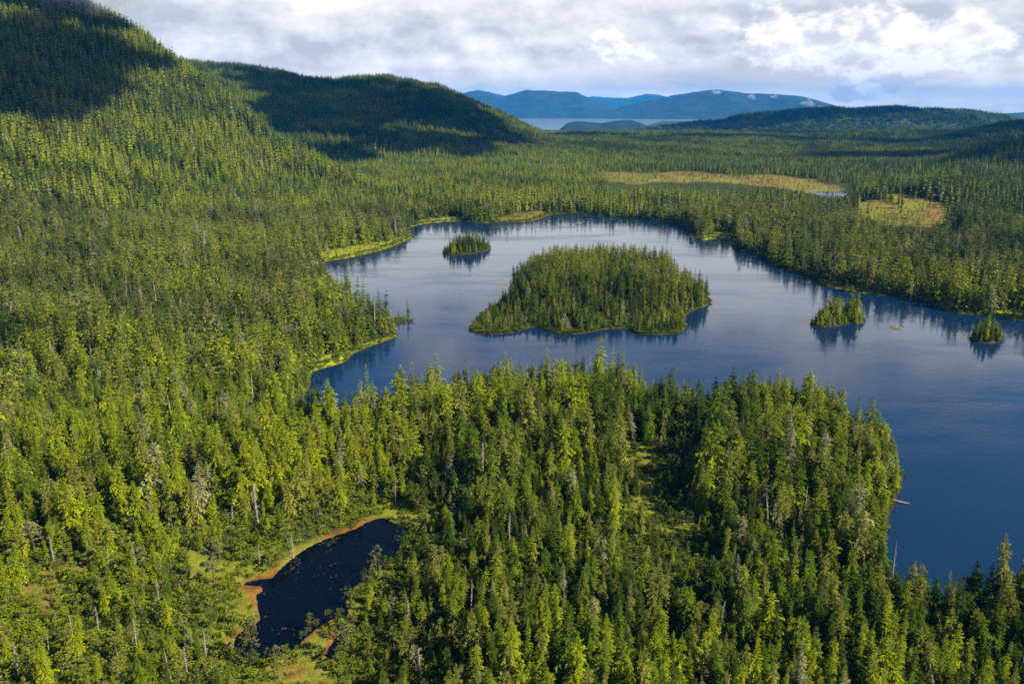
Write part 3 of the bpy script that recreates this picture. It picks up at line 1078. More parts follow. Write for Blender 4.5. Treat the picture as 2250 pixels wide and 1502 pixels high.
def clear_of_water(x, y):
    h, sd = height(x, y)
    sp = np.full(len(x), 99.0)
    near = (np.abs(x) < 260) & (y < 420)
    if near.any():
        sp[near] = np.minimum(sdist(POND, x[near], y[near]), sdist(POOL, x[near], y[near]))
    st = sdist(TARN, x, y)
    ss = sdist(SEA, x, y)
    return h, sd, sp, st, ss


def d_(x, y):
    return np.hypot(x, y)


def collect():
    out = {k: [] for k in ('near', 'mid', 'far', 'clump', 'pine', 'shrub', 'isle')}
    # individual forests on the mainland in distance bands
    for band, (r0, r1, s) in {'near': (95, 430, 3.6), 'mid': (430, 1150, 5.2), 'far': (1150, 2250, 6.4)}.items():
        x, y = jitter_grid(-0.78 * r1 - 60, 0.85 * r1 + 60, r0 * 0.7, r1, s)
        d = np.hypot(x, y)
        k = (d > r0) & (d <= r1) & (np.abs(x) < 0.85 * y + 40)
        x, y = x[k], y[k]
        h, sd, sp, st, ss = clear_of_water(x, y)
        k = (sd > 2.2) & (sp > 1.5) & (st > 6) & in_view(x, y, h)
        x, y, h, sd, sp = x[k], y[k], h[k], sd[k], sp[k]
        _, opn = zone_colour(x, y, sd)
        r = rng.random(len(x))
        dens = 1 - 0.97 * opn
        wet = np.maximum(1 - sstep(sp, 6, 34), 0.9 * (1 - sstep(sdist(MUSKEG, x, y), -4, 16)))      # boggy ground round the pond
        sparse = sstep(fbm(x / 45, y / 45, 121, 3), 0.56, 0.68) * 0.45
        dens = dens * (1 - 0.35 * wet) * (1 - sparse)
        dens = np.where(sd < 6, dens * 0.7, dens)
        k = r < dens
        # stragglers on open bog are pines
        pk = (~k) & (r < dens + np.where(y > 400, 0.34, 0.16) * opn * (0.5 + 1.3 * (fbm(x / 30, y / 60, 37, 3) > .5)) + 0.05) & (opn > 0.2) & (sp > 1.5)
        out['pine'].append(np.column_stack([x[pk], y[pk], h[pk], rng.uniform(2.5, 6.5, pk.sum())]))
        x, y, h, sd, sp, wet = x[k], y[k], h[k], sd[k], sp[k], wet[k]
        big = fbm(x / 60, y / 60, 131, 3)
        H = rng.normal(14.0 if band != 'near' else 10.8, 4.4, len(x)) * (0.62 + 0.76 * big) * (1 + 0.16 * (band == 'mid'))
        H = H * (1 - 0.42 * wet) * np.where(sd < 7, 0.72, 1)
        flat_far = sstep(y, 1150, 1500) * (1 - sstep(h, 18, 45))
        H = H * (1 - 0.35 * flat_far) * (1 + 0.28 * sstep(h, 8, 40) + 0.12 * sstep(d_(x, y), 250, 500)) * (1 + 0.34 * (band == 'near') * sstep(d_(x, y), 230, 330))
        for P in LOW:
            q = sdist(P, x, y) < 0
            H = np.where(q, H * .33, H)
        H = np.clip(H, 3.2, 34)
        isp = (H < 5.5) & (rng.random(len(x)) < .6) | (rng.random(len(x)) < 0.55 * wet * (band == 'near'))
        out['pine'].append(np.column_stack([x[isp], y[isp], h[isp], np.clip(H[isp] * .75, 4, 12)]))
        out[band].append(np.column_stack([x, y, h, H])[~isp])
    # islands
    for kind, P, dome in ISLANDS:
        if kind == 'bar':
            continue
        s = {'main': 4.4, 'small': 3.3, 'tiny': 2.6}[kind]
        x, y = jitter_grid(P[:, 0].min(), P[:, 0].max(), P[:, 1].min(), P[:, 1].max(), s)
        sd = sdist(P, x, y)
        k = sd < (-2.2 if kind == 'main' else (-1.0 if kind == 'small' else -0.3))
        x, y, sd = x[k], y[k], sd[k]
        h = island_h(P, dome, x, y, sd)
        _, opn = zone_colour(x, y, -sd)
        k = (rng.random(len(x)) > opn * 0.9) if kind == 'main' else np.ones(len(x), bool)
        x, y, h, sd = x[k], y[k], h[k], sd[k]
        if kind == 'main':
            # the near shore carries a belt of shorter trees, the spine the tall ones
            back = sstep(y, 585, 650)
            H = (rng.normal(16, 5, len(x))) * (0.50 + 0.72 * back) * np.where(sd > -7, .8, 1) * (0.66 + 0.34 * sstep(x, -10, 25)) * (0.75 + 0.5 * fbm(x / 16, y / 16, 161, 2))
        elif kind == 'small':
            H = rng.normal(12.5 if P[:, 0].mean() > 0 else 10.5, 3.0, len(x)) * (0.55 + 0.55 * sstep(-sd, 1, 8))
        else:
            H = rng.uniform(4, 7, len(x))
        out['isle'].append(np.column_stack([x, y, h - .3, np.clip(H, 3.5, 24)]))
    # clumps for the far valley and hills
    for r0, r1, s, sc in ((2250, 3600, 15, 1.0), (3600, 6600, 30, 1.25)):
        x, y = jitter_grid(-0.72 * r1, 0.78 * r1, r0 * .75, r1, s)
        d = np.hypot(x, y)
        k = (d > r0) & (d <= r1) & (np.abs(x) < 0.8 * y)
        x, y = x[k], y[k]
        h, sd, sp, st, ss = clear_of_water(x, y)
        k = (ss > 20) & in_view(x, y, h, 60)
        x, y, h, sd = x[k], y[k], h[k], sd[k]
        _, opn = zone_colour(x, y, sd)
        k = rng.random(len(x)) > np.maximum(opn * .92, 0.25 * (sstep(fbm(x / 260, y / 260, 141, 3), .5, .65)) * (h < 60))
        hh = np.where(h[k] < 35, 0.72, 1.0) * rng.uniform(.8, 1.15, k.sum()) * sc
        out['clump'].append(np.column_stack([x[k], y[k], h[k] - 1, hh]))
    # low shrubs in the gaps near the camera, on shores and bog
    x, y = jitter_grid(-330, 370, 85, 430, 2.1)
    h, sd, sp, st, ss = clear_of_water(x, y)
    _, opn = zone_colour(x, y, sd)
    k = (sd > 0.8) & (sp > 1.0) & in_view(x, y, h, 60) & (rng.random(len(x)) < np.where(opn > .4, 0.16 + 0.7 * (fbm(x / 10, y / 10, 151, 3) > .6), .75))
    out['shrub'].append(np.column_stack([x[k], y[k], h[k] - .1, rng.uniform(.4, 1.5, k.sum())]))
    x, y = jitter_grid(-420, 720, 380, 1250, 3.2)
    h, sd, sp, st, ss = clear_of_water(x, y)
    k = (sd > 1.2) & (sd < 9) & in_view(x, y, h, 40)
    out['shrub'].append(np.column_stack([x[k], y[k], h[k] - .1, rng.uniform(.6, 1.7, k.sum())]))
    for kind, P, dome in ISLANDS[:5]:
        x, y = jitter_grid(P[:, 0].min(), P[:, 0].max(), P[:, 1].min(), P[:, 1].max(), 2.2)
        sd = sdist(P, x, y)
        k = (sd < -0.7) & (sd > -7)
        out['shrub'].append(np.column_stack([x[k], y[k], island_h(P, dome, x[k], y[k], sd[k]) - .1, rng.uniform(.5, 1.5, k.sum())]))
    return {k: np.concatenate(v) if v else np.zeros((0, 4)) for k, v in out.items()}


W = collect()

# how large each near tree shows in the photograph decides which stand alone
def shown(a):
    p1 = project(a[:, 0], a[:, 1], a[:, 2])
    p2 = project(a[:, 0], a[:, 1], a[:, 2] + a[:, 3])
    hpx = p1[1] - p2[1]
    vis = (p2[0] > 5) & (p2[0] < 2245) & (p2[1] < 1480) & (p2[1] > 0)
    return hpx * vis, p1, p2


def instance_arrays(a, base, nvar, Href, wide=(0.8, 1.25)):
    n = len(a)
    var = base + rng.integers(0, nvar, n)
    s = a[:, 3] / Href
    wf = rng.uniform(*wide, n)
    scl = np.column_stack([s ** 0.85 * wf, s ** 0.85 * wf, s])
    rot = np.column_stack([rng.normal(0, .045, n), rng.normal(0, .045, n), rng.uniform(0, 6.283, n)])
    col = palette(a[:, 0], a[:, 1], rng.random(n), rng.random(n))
    return var, rot, scl, col


def solo(name, proto, a, scl, rot, col, group, cat, names):
    root = bpy.data.objects.new(name, None)
    C.objects.link(root)
    root.empty_display_size = 0.5
    root.location = a[:3]
    root.rotation_euler = rot
    root.scale = scl
    for nm, me in zip(names, proto):
        o = bpy.data.objects.new(nm, me)
        o.parent = root
        if col is not None:
            o['tcol'] = [float(v) for v in col]
        C.objects.link(o)
    tag(root, None, cat, group)
    return root


SOLO = []
near = W['near']
size, p1, p2 = shown(near)
order = np.argsort(-size)[:300]
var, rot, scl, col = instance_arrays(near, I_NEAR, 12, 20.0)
mask = np.ones(len(near), bool)
for i in order:
    mask[i] = False
    v = var[i] - I_NEAR
    o = solo('conifer_tree', NEAR[v][:2], near[i], scl[i], rot[i], col[i], 'conifers at the near edge of the forest', 'tree', ('crown', 'trunk'))
    SOLO.append((o, 'conifer', NEAR[v][2], near[i], col[i]))


def some_dead(a, arr, share):
    k = np.where(rng.random(len(a)) < share)[0]
    var, rot, scl, col = arr
    var[k] = I_SNAG + rng.integers(0, 7, len(k))
    scl[k] = (a[k, 3] / 16.0)[:, None] * np.array((1.0, 1.0, 1.0))
    return var, rot, scl, col


parts = [(near[mask],) + some_dead(near[mask], (var[mask], rot[mask], scl[mask], col[mask]), 0.02)]
mid = W['mid']
dm = np.hypot(mid[:, 0], mid[:, 1])
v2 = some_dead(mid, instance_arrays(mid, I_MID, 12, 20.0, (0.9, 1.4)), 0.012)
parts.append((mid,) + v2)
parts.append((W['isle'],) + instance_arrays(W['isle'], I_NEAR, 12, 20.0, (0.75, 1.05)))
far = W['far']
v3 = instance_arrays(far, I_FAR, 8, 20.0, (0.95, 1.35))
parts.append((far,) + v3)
cat_ = [np.concatenate([p[k] for p in parts]) for k in range(5)]
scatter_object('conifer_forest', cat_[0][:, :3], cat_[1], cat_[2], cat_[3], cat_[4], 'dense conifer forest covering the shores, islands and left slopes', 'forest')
cl = W['clump']
n = len(cl)
sc = cl[:, 3]
scatter_object('distant_woods', cl[:, :3], I_CLUMP + rng.integers(0, 6, n), np.column_stack([np.zeros(n), np.zeros(n), rng.uniform(0, 6.28, n)]),
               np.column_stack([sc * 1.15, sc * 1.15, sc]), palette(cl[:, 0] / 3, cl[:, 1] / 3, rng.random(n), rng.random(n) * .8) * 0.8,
               'distant wooded hills and valley floor beyond the lake', 'woods')

pn = W['pine']
size, p1, p2 = shown(pn)
order = np.argsort(-size)[:150]
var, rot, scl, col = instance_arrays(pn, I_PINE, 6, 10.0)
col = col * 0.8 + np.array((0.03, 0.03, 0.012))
mask = np.ones(len(pn), bool)
for i in order:
    if size[i] < 12:
        continue
    mask[i] = False
    o = solo('pine_tree', PINES[var[i] - I_PINE], pn[i], scl[i], rot[i], col[i], 'small pines on the boggy ground', 'tree', ('crown', 'trunk'))
    SOLO.append((o, 'pine', '', pn[i], col[i]))
scatter_object('scattered_pines', pn[mask][:, :3], var[mask], rot[mask], scl[mask], col[mask], 'small scattered pines dotting the open bogs', 'pines')

sh = W['shrub']
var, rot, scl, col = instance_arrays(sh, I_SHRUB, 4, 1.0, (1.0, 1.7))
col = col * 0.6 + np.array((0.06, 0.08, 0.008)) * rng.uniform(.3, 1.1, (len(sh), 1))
scatter_object('undergrowth', sh[:, :3], var, rot, scl, col, 'low green undergrowth between the trees and along shores', 'undergrowth')

# ------------------------------------------------------------------ dead trees: (base x, base y, height in photo pixels, style)
DEAD = [(74, 862, 86, 0), (114, 812, 52, 2), (136, 856, 34, 2), (48, 858, 32, 2), (30, 850, 40, 7), (168, 710, 34, 0), (206, 810, 54, 0), (234, 818, 34, 2), (293, 666, 34, 0), (343, 750, 50, 0), (357, 1072, 74, 3),
        (388, 1020, 36, 1), (310, 1170, 60, 0), (219, 1138, 32, 2), (561, 1126, 46, 3), (511, 1146, 34, 4), (1802, 1052, 40, 1), (1786, 1126, 42, 0), (1685, 1202, 104, 3), (1960, 1276, 74, 0), (1598, 1128, 36, 4),
        (1221, 1482, 78, 6), (1415, 1500, 50, 4), (1284, 1304, 50, 0), (2010, 1464, 66, 1), (2150, 1400, 80, 4), (1920, 1330, 40, 0), (925, 1505, 72, 1), (862, 1372, 36, 0), (897, 1384, 60, 5), (568, 1152, 84, 5),
        (570, 1244, 42, 4), (645, 1226, 50, 4), (454, 1452, 56, 5), (380, 1508, 74, 0), (302, 1262, 62, 1), (216, 1384, 44, 5), (412, 1480, 50, 4), (266, 1474, 44, 6), (209, 1494, 34, 0), (107, 1434, 34, 0), (60, 680, 38, 0),
        (1000, 860, 52, 5), (700, 935, 60, 5), (790, 900, 62, 4), (1296, 830, 44, 1), (1158, 850, 50, 0), (440, 570, 30, 1), (180, 430, 24, 0), (263, 300, 34, 1), (493, 268, 18, 0), (100, 520, 30, 0), (640, 480, 26, 0), (540, 640, 28, 3),
        (150, 600, 30, 5), (395, 430, 26, 5), (310, 560, 30, 0), (1440, 1182, 30, 3), (1480, 1030, 40, 0), (1740, 1000, 44, 4), (1560, 960, 42, 1), (1500, 870, 40, 0), (1090, 1010, 46, 0), (985, 1080, 48, 4), (1120, 1180, 50, 5),
        (1400, 1290, 62, 5), (1580, 1380, 60, 1), (1700, 1440, 66, 0), (1860, 1230, 50, 0), (1040, 1300, 54, 0), (1180, 1250, 50, 3), (1000, 1430, 58, 1), (1120, 1440, 62, 0), (1310, 1480, 60, 4), (2200, 1490, 70, 5), (2080, 1350, 58, 0),
        (1255, 1130, 46, 0), (720, 1060, 48, 1), (830, 1030, 46, 0), (870, 1110, 48, 3), (600, 1010, 46, 4), (440, 960, 40, 0), (260, 980, 44, 1), (150, 1060, 50, 0), (60, 1160, 56, 4), (120, 1240, 56, 5), (240, 1260, 54, 0), (350, 1330, 50, 1),
        (300, 1420, 50, 4), (160, 1400, 50, 0), (40, 1480, 60, 1), (1350, 680, 24, 0), (1230, 640, 24, 4), (1420, 700, 22, 0), (1290, 650, 22, 1), (2110, 560, 30, 4), (1990, 560, 26, 0), (1880, 560, 24, 0), (2200, 620, 34, 0), (2000, 660, 34, 5)]


def ground_at(px, py):
    z = 2.0
    for _ in range(12):
        x, y = at(px, py, z)
        if y < 0 or y > 4000:
            break
        z2 = float(height(np.array([x]), np.array([y]))[0][0])
        for kind, P, dome in ISLANDS:
            s = sdist(P, np.array([x]), np.array([y]))
            if s[0] < 0:
                z2 = float(island_h(P, dome, np.array([x]), np.array([y]), s)[0])
        z = 0.5 * z + 0.5 * z2
    return x, y, z


for k, (px, py, hp, st) in enumerate(DEAD):
    x, y, z = ground_at(px, py)
    dist = math.sqrt(x * x + y * y + (CAM_H - z) ** 2)
    cosd = math.hypot(x, y) / dist
    H = hp * dist / F_PX / cosd * 1.05
    a = np.array((x, y, z - .2, H))
    s = H / 16.0 if SNAGS[st][2] != 'stub' else H / 10.0
    o = solo('dead_tree', SNAGS[st][:2], a, (max(s, .55), max(s, .55), s), (random.Random(k).gauss(0, .05), random.Random(k + 99).gauss(0, .05), k * 1.7), None, 'bare dead trees standing among the living ones', 'dead tree', ('trunk', 'branches'))
    SOLO.append((o, 'dead', SNAGS[st][2], a, None))

# the lone trees at the pond's edge
for k, (px, py, hp) in enumerate(((827, 1260, 54), (683, 1386, 34), (674, 1398, 18), (662, 1404, 16), (696, 1377, 16), (758, 1447, 66), (472, 1288, 84), (555, 1452, 70), (588, 1448, 22), (530, 1448, 30), (720, 1364, 22))):
    x, y, z = ground_at(px, py)
    dist = math.sqrt(x * x + y * y + (CAM_H - z) ** 2)
    H = hp * dist / F_PX / (math.hypot(x, y) / dist) * 1.05
    c = np.array((0.12, 0.12, 0.06)) if k in (0, 5, 6) else np.array((0.09, 0.095, 0.03))
    a = np.array((x, y, z - .2, H))
    s = H / 10
    o = solo('pine_tree', PINES[k % 6], a, (s ** .8, s ** .8, s), (0, 0, k), c, 'small pines on the boggy ground', 'tree', ('crown', 'trunk'))
    SOLO.append((o, 'pine', '', a, c))

# ------------------------------------------------------------------ fallen logs
def log(px0, py0, px1, py1, z, r, label):
    x0, y0 = at(px0, py0, z)
    x1, y1 = at(px1, py1, z)
    g = Mesh()
    a, b_ = np.array((x0, y0, z)), np.array((x1, y1, z - .15))
    d = (b_ - a) / np.linalg.norm(b_ - a)
    u = np.cross(d, (0, 0, 1))
    L = np.linalg.norm(b_ - a)
    V, F = [], []
    for i in range(9):
        t = i / 8
        c = a + d * L * t + u * 0.25 * math.sin(t * 5)
        rr = r * (1 - .6 * t)
        for k in range(8):
            q = 6.283 * k / 8
            V.append(tuple(c + u * rr * math.cos(q) + np.array((0, 0, 1)) * rr * math.sin(q)))
    for i in range(8):
        for k in range(8):
            F.append((i * 8 + k, i * 8 + (k + 1) % 8, i * 8 + 8 + (k + 1) % 8, i * 8 + 8 + k))
    F += [tuple(range(8)), tuple(range(64, 72))]
    o = mesh_obj('fallen_log', V, F, DW)
    tag(o, label, 'log', 'fallen logs by the water')
    g.stick(a + d * L * .35, a + d * L * .4 + np.array((0, 0, 1.3)), .1, 0)
    g.stick(a + d * L * .6, a + d * L * .66 + u * 1.3 + np.array((0, 0, .5)), .08, 0)
    to = to_obj('branches', [g], DW, True)
    to.parent = o


log(1962, 1098, 1999, 1106, 0.35, 0.55, 'bleached log jutting from the wooded bank into the blue lake')
log(750, 1146, 775, 1158, 1.9, 0.22, 'pale fallen trunk lying above the dark pond\'s upper bank')
log(2, 838, 34, 828, 12.0, 0.35, 'grey fallen trunk among broken snags on the left slope')


# ------------------------------------------------------------------ lily pads on the pond
def lily_pads():
    R = np.random.default_rng(5)
    V, F = [], []
    x = R.uniform(POND[:, 0].min(), POND[:, 0].max(), 9000)
    y = R.uniform(POND[:, 1].min(), POND[:, 1].max(), 9000)
    sd = sdist(POND, x, y)
    edge = fbm(x / 8, y / 8, 171, 3)
    west = sstep(-x, -POND[:, 0].mean() - 6, -POND[:, 0].mean() + 10)
    k = (sd < -0.3) & (R.random(len(x)) < np.where(sd > -4, .36, .03) * sstep(edge, .52, .7))
    for px, py in zip(x[k], y[k]):
        r = R.uniform(.16, .42)
        n = len(V)
        a0 = R.uniform(0, 6.28)
        V.append((px, py, POND_Z + .02))
        for q in range(7):
            a = a0 + 5.6 * q / 6
            V.append((px + r * math.cos(a), py + r * math.sin(a), POND_Z + .035))
        F += [(n, n + q + 1, n + q + 2) for q in range(6)]
    m, b, out = new_mat('lily_leaf')
    geo = b.n('ShaderNodeNewGeometry')
    nz = b.noise(geo.outputs['Position'], 0.8, 2)
    principled(b, out, b.mix(nz, (0.02, 0.026, 0.008), (0.08, 0.075, 0.02)), 0.7, 0.2)
    tag(mesh_obj('lily_pads', V, F, [m]), 'floating lily pads along the edges of the dark pond', 'lily pads', kind='stuff')


lily_pads()


# ------------------------------------------------------------------ labels that single trees out
ORD = ['first', 'second', 'third', 'fourth', 'fifth', 'sixth', 'seventh', 'eighth', 'ninth', 'tenth', 'eleventh', 'twelfth', 'thirteenth', 'fourteenth', 'fifteenth', 'sixteenth', 'seventeenth', 'eighteenth', 'nineteenth', 'twentieth', 'twentyfirst', 'twentysecond']


def colour_word(c):
    r, g, b = c
    if b > 0.5 * g:
        return 'pale grey'
    if r > 0.95 * g:
        return 'olive'
    if g > 0.16:
        return 'yellow green'
    if g > 0.1:
        return 'mid green'
    return 'dark green'


def place_words(px, py):
    for x0, y0, x1, y1, wds in (
            (0, 0, 620, 600, 'on the left mountain slope'), (1000, 560, 1580, 760, 'on the large island'), (1600, 400, 2250, 700, 'on the lake\'s right shore'),
            (0, 600, 330, 900, 'by the broken snags, left edge'), (330, 600, 660, 960, 'on slope left of lake'),
            (480, 1360, 770, 1502, 'on bog below pond'), (420, 1230, 620, 1400, 'on bog left of pond'),
            (560, 1080, 940, 1230, 'above the dark pond'), (760, 1230, 960, 1380, 'on bank right of pond'),
            (0, 1230, 230, 1390, 'beside the brown clearing'), (0, 1390, 230, 1600, 'in the lower left corner'), (230, 1230, 500, 1600, 'between pond and lower left corner'),
            (1340, 960, 1560, 1220, 'beside the strip of meadow'), (1560, 1230, 1800, 1600, 'lower edge, left of the bay'), (1900, 1180, 2260, 1400, 'on bank below lake bay'),
            (1800, 1230, 2260, 1600, 'in the lower right corner'), (760, 1380, 1000, 1600, 'lower edge, right of the pond'), (1000, 1230, 1280, 1600, 'lower edge, near the middle'),
            (1280, 1230, 1560, 1600, 'lower edge, below meadow strip'), (940, 960, 1340, 1260, 'between pond and meadow strip'), (1560, 760, 2050, 1260, 'on the wooded point at right'),
            (640, 760, 1560, 1000, 'along the lake\'s near shore'), (0, 880, 560, 1260, 'left side, above brown clearing')):
        if x0 <= px < x1 and y0 <= py < y1:
            return wds
    return 'in the forest by the lake'


def label_trees():
    rows = {}
    for o, kind, style, a, c in SOLO:
        px, py, _ = project(a[0], a[1], a[2] + a[3] * .4)
        px, py = float(px), float(py)
        hpx = a[3]
        size = {'conifer': (14, 20), 'pine': (4.5, 8), 'dead': (7, 14)}[kind]
        sz = 'small' if hpx < size[0] else ('tall' if hpx > size[1] else 'medium')
        if kind == 'conifer':
            look = sz + ' ' + colour_word(c) + ' ' + {'spire': 'narrow', 'cone': 'broad', 'column': 'columnar', 'ragged': 'ragged', 'topless': 'blunt'}[style] + ' conifer'
        elif kind == 'pine':
            look = sz + ' ' + colour_word(c) + ' open pine'
        else:
            look = sz + ' grey dead tree ' + {'bare': 'nearly branchless', 'twiggy': 'with twigs', 'stub': 'snapped short'}[style]
        rows.setdefault((look, place_words(px, py)), []).append((px, o))
    for (look, place), lst in rows.items():
        lst.sort(key=lambda t: t[0])
        m = len(lst)
        for i, (px, o) in enumerate(lst):
            if m == 1:
                o['label'] = look + ' ' + place
            elif m == 2:
                o['label'] = ('left of two: ' if i == 0 else 'right of two: ') + look + ' ' + place
            else:
                o['label'] = ORD[min(i, 21)] + ' from left, ' + look + ' ' + place


label_trees()


# ------------------------------------------------------------------ clouds overhead that shade the slopes, and the haze
def mat_cloud(name='cloud', dense=1.0, grain=0.02):
    m, b, out = new_mat(name)
    d = b.n('ShaderNodeBsdfDiffuse')
    d.inputs['Color'].default_value = (0.85, 0.86, 0.88, 1)
    tp = b.n('ShaderNodeBsdfTransparent')
    lw = b.n('ShaderNodeLayerWeight')
    lw.inputs['Blend'].default_value = 0.5
    geo = b.n('ShaderNodeNewGeometry')
    nz = b.noise(geo.outputs['Position'], grain, 4, 0.6)
    thick = b.m('MULTIPLY', b.step(b.sub(1.0, lw.outputs['Facing']), 0.12, 0.8), b.mul(b.add(b.mul(nz, 0.9), 0.3), dense), clamp=True)
    mx = b.n('ShaderNodeMixShader')
    b.put(mx.inputs[0], thick)
    b.t.links.new(tp.outputs[0], mx.inputs[1])
    b.t.links.new(d.outputs[0], mx.inputs[2])
    b.t.links.new(mx.outputs[0], out.inputs['Surface'])
    return m


M['cloud'] = mat_cloud()
M['wisp'] = mat_cloud('cloud_scrap', 0.15, 0.012)


def cloud_over(targets, alt, seed, label):
    """a low flat cumulus standing between the sun and the given slopes: (x, y, z, radius x, radius y)"""
    import bmesh
    bm = bmesh.new()
    R = random.Random(seed)
    for x, y, z, rx, ry in targets:
        k = (alt - z) / SUNV[2]
        cx, cyy = x + SUNV[0] * k, y + SUNV[1] * k
        core = bmesh.ops.create_icosphere(bm, subdivisions=3, radius=1)
        for v in core['verts']:
            a = math.atan2(v.co.y, v.co.x)
            d = 0.86 * (1 + 0.10 * math.sin(3 * a + cx) + 0.07 * math.sin(5 * a + cyy) + 0.05 * math.sin(9 * a))
            v.co = (cx + v.co.x * rx * d, cyy + v.co.y * ry * d, alt + (v.co.z if v.co.z > 0 else v.co.z * .3) * min(rx, ry) * .3)
        for _ in range(26):
            a, q = R.uniform(0, 6.283), math.sqrt(R.random())
            px, py = cx + rx * q * math.cos(a), cyy + ry * q * math.sin(a)
            s = min(rx, ry) * R.uniform(.16, .34)
            r = bmesh.ops.create_icosphere(bm, subdivisions=2, radius=1)
            for v in r['verts']:
                d = 1 + 0.25 * math.sin(v.co.x * 5 + px) * math.sin(v.co.y * 6 + py)
                v.co = (px + v.co.x * s * d, py + v.co.y * s * d, alt + (v.co.z if v.co.z > 0 else v.co.z * .3) * s * .6 + s * .2)
    me = bpy.data.meshes.new('cloud')
    bm.to_mesh(me)
    bm.free()
    me.materials.append(M['cloud'])
    me.polygons.foreach_set('use_smooth', np.ones(len(me.polygons), bool))
    o = bpy.data.objects.new('cloud', me)
    C.objects.link(o)
    tag(o, label, 'cloud', kind='structure')


cloud_over([(-900, 1560, 250, 250, 300), (-850, 1700, 245, 150, 200), (-1180, 1600, 380, 300, 330), (-740, 1800, 225, 80, 100), (-980, 1230, 260, 250, 220), (-730, 1400, 150, 110, 130), (-760, 1560, 180, 110, 120), (-820, 1080, 130, 60, 120), (-1000, 1930, 340, 130, 130), (-900, 1980, 300, 70, 90), (-330, 480, 5, 50, 26), (-470, 620, 8, 60, 30)], 1300, 3, 'broken low cumulus overhead shading the upper left slope')
cloud_over([(-560, 2760, 160, 230, 220), (-320, 2720, 110, 180, 220), (-130, 2670, 80, 150, 220), (-500, 2370, 85, 190, 170), (-310, 2310, 45, 160, 160), (-140, 2310, 35, 120, 160), (-400, 2070, 30, 110, 110), (-720, 2760, 200, 160, 200), (-20, 2560, 45, 90, 130), (-650, 2490, 130, 120, 150), (-640, 2900, 215, 200, 120), (-250, 2930, 150, 200, 130), (-470, 2560, 110, 150, 120)], 1600, 5, 'low cumulus overhead shading the hill behind the left slope')
cloud_over([(700, 3300, 10, 420, 200), (1500, 3100, 40, 500, 300), (200, 3700, 10, 300, 150), (1300, 4300, 40, 600, 250), (1620, 2800, 60, 260, 130), (1080, 1880, 45, 110, 100), (1900, 5500, 90, 800, 350), (1000, 2350, 10, 260, 120), (520, 800, 8, 90, 50)], 1700, 7, 'scattered cumulus overhead shading the far valley')


def wisp(px, py, Y, size, seed, label):
    """a torn scrap of cloud lying against a far mountain"""
    import bmesh
    R = random.Random(seed)
    x, y, z = lift(px, py, Y)
    bm = bmesh.new()
    for k in range(14):
        s = size * R.uniform(.25, .5)
        c = (x + R.gauss(0, .6) * size, y + R.gauss(0, .3) * size, z + R.gauss(0, .22) * size)
        r = bmesh.ops.create_icosphere(bm, subdivisions=2, radius=1)
        for v in r['verts']:
            d = 1 + .3 * math.sin(v.co.x * 6 + k) * math.sin(v.co.z * 5 + k)
            v.co = (c[0] + v.co.x * s * d, c[1] + v.co.y * s * d, c[2] + v.co.z * s * .75 * d)
    me = bpy.data.meshes.new('cloud_wisp')
    bm.to_mesh(me)
    bm.free()
    me.materials.append(M['wisp'])
    me.polygons.foreach_set('use_smooth', np.ones(len(me.polygons), bool))
    o = bpy.data.objects.new('cloud_wisp', me)
    C.objects.link(o)
    tag(o, label, 'cloud', 'scraps of cloud on the far mountain')


wisp(1572, 202, 15200, 70, 1, 'thin white cloud wisp at the crest of the broad blue mountain')
wisp(1650, 213, 15200, 60, 2, 'small round cloud wisp right of the blue mountain\'s crest')
wisp(1700, 212, 15200, 50, 3, 'faint cloud wisp between two brighter ones on the blue mountain')
wisp(1772, 226, 15200, 110, 4, 'largest cloud wisp hanging on the blue mountain\'s right shoulder')
wisp(1805, 238, 15200, 80, 5, 'low cloud wisp at the right foot of the blue mountain')


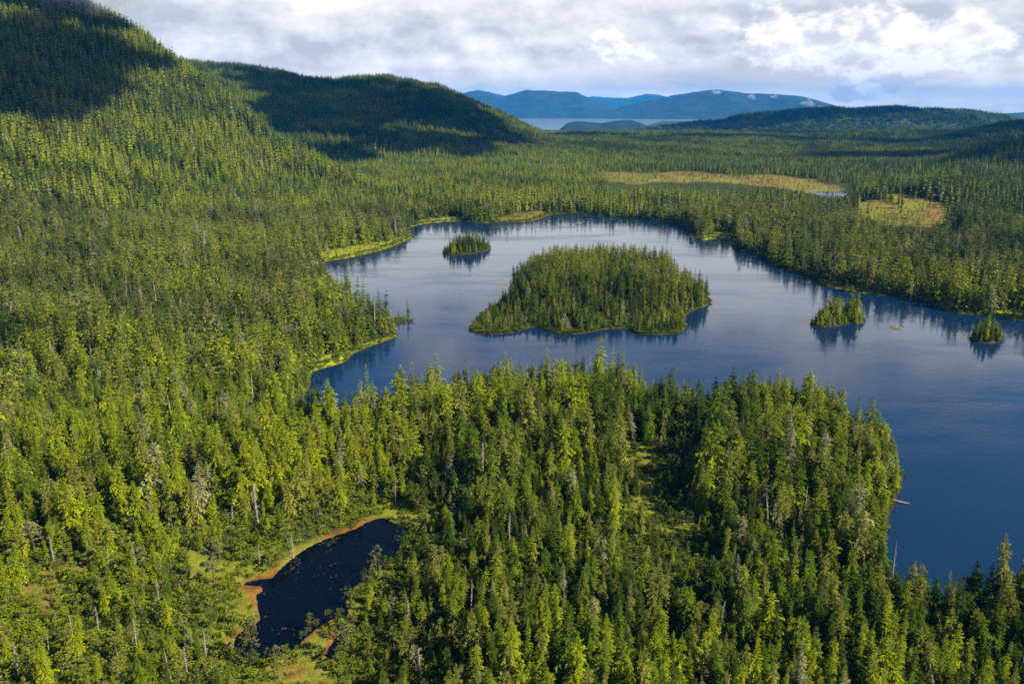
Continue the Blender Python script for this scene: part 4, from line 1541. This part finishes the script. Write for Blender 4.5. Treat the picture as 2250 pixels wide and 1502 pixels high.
def build_mist():
    m, b, out = new_mat('mist')
    geo = b.n('ShaderNodeTexCoord')
    obj = geo.outputs['Object']
    sep = b.n('ShaderNodeSeparateXYZ')
    b.t.links.new(obj, sep.inputs[0])
    q = b.n('ShaderNodeVectorMath', operation='LENGTH')
    b.t.links.new(obj, q.inputs[0])
    fall = b.sub(1.0, b.step(q.outputs['Value'], 0.25, 1.0))
    n = b.noise(obj, 2.2, 5, 0.6)
    dens = b.mul(fall, b.step(n, 0.38, 0.7), 0.022)
    v = b.n('ShaderNodeVolumePrincipled')
    v.inputs['Color'].default_value = (0.95, 0.96, 0.98, 1)
    b.put(v.inputs['Density'], dens)
    b.t.links.new(v.outputs[0], out.inputs['Volume'])
    import bmesh
    bm = bmesh.new()
    bmesh.ops.create_icosphere(bm, subdivisions=3, radius=1)
    me = bpy.data.meshes.new('mist')
    bm.to_mesh(me)
    bm.free()
    me.materials.append(m)
    o = bpy.data.objects.new('mist', me)
    C.objects.link(o)
    x, y, z = lift(170, -38, 2000)
    o.location = (x, y, z)
    o.scale = (260, 160, 85)
    tag(o, 'grey mist clinging to the top of the left mountain', 'mist', kind='stuff')


build_mist()


def build_haze():
    m, b, out = new_mat('haze')
    v = b.n('ShaderNodeVolumePrincipled')
    v.inputs['Color'].default_value = (0.02, 0.30, 0.80, 1)
    v.inputs['Density'].default_value = 0.000031
    v.inputs['Anisotropy'].default_value = 0.0
    b.t.links.new(v.outputs[0], out.inputs['Volume'])
    x0, x1, y0, y1, z0, z1 = -31500, 31500, -31500, 31500, -330, 575
    V = [(x0, y0, z0), (x1, y0, z0), (x1, y1, z0), (x0, y1, z0), (x0, y0, z1), (x1, y0, z1), (x1, y1, z1), (x0, y1, z1)]
    F = [(3, 2, 1, 0), (4, 5, 6, 7), (0, 1, 5, 4), (1, 2, 6, 5), (2, 3, 7, 6), (3, 0, 4, 7)]
    o = mesh_obj('haze', V, F, [m])
    tag(o, 'blue air haze softening the far hills and mountains', 'haze', kind='stuff')


build_haze()
print('trees', {k: len(v) for k, v in W.items()}, 'solo', len(SOLO))
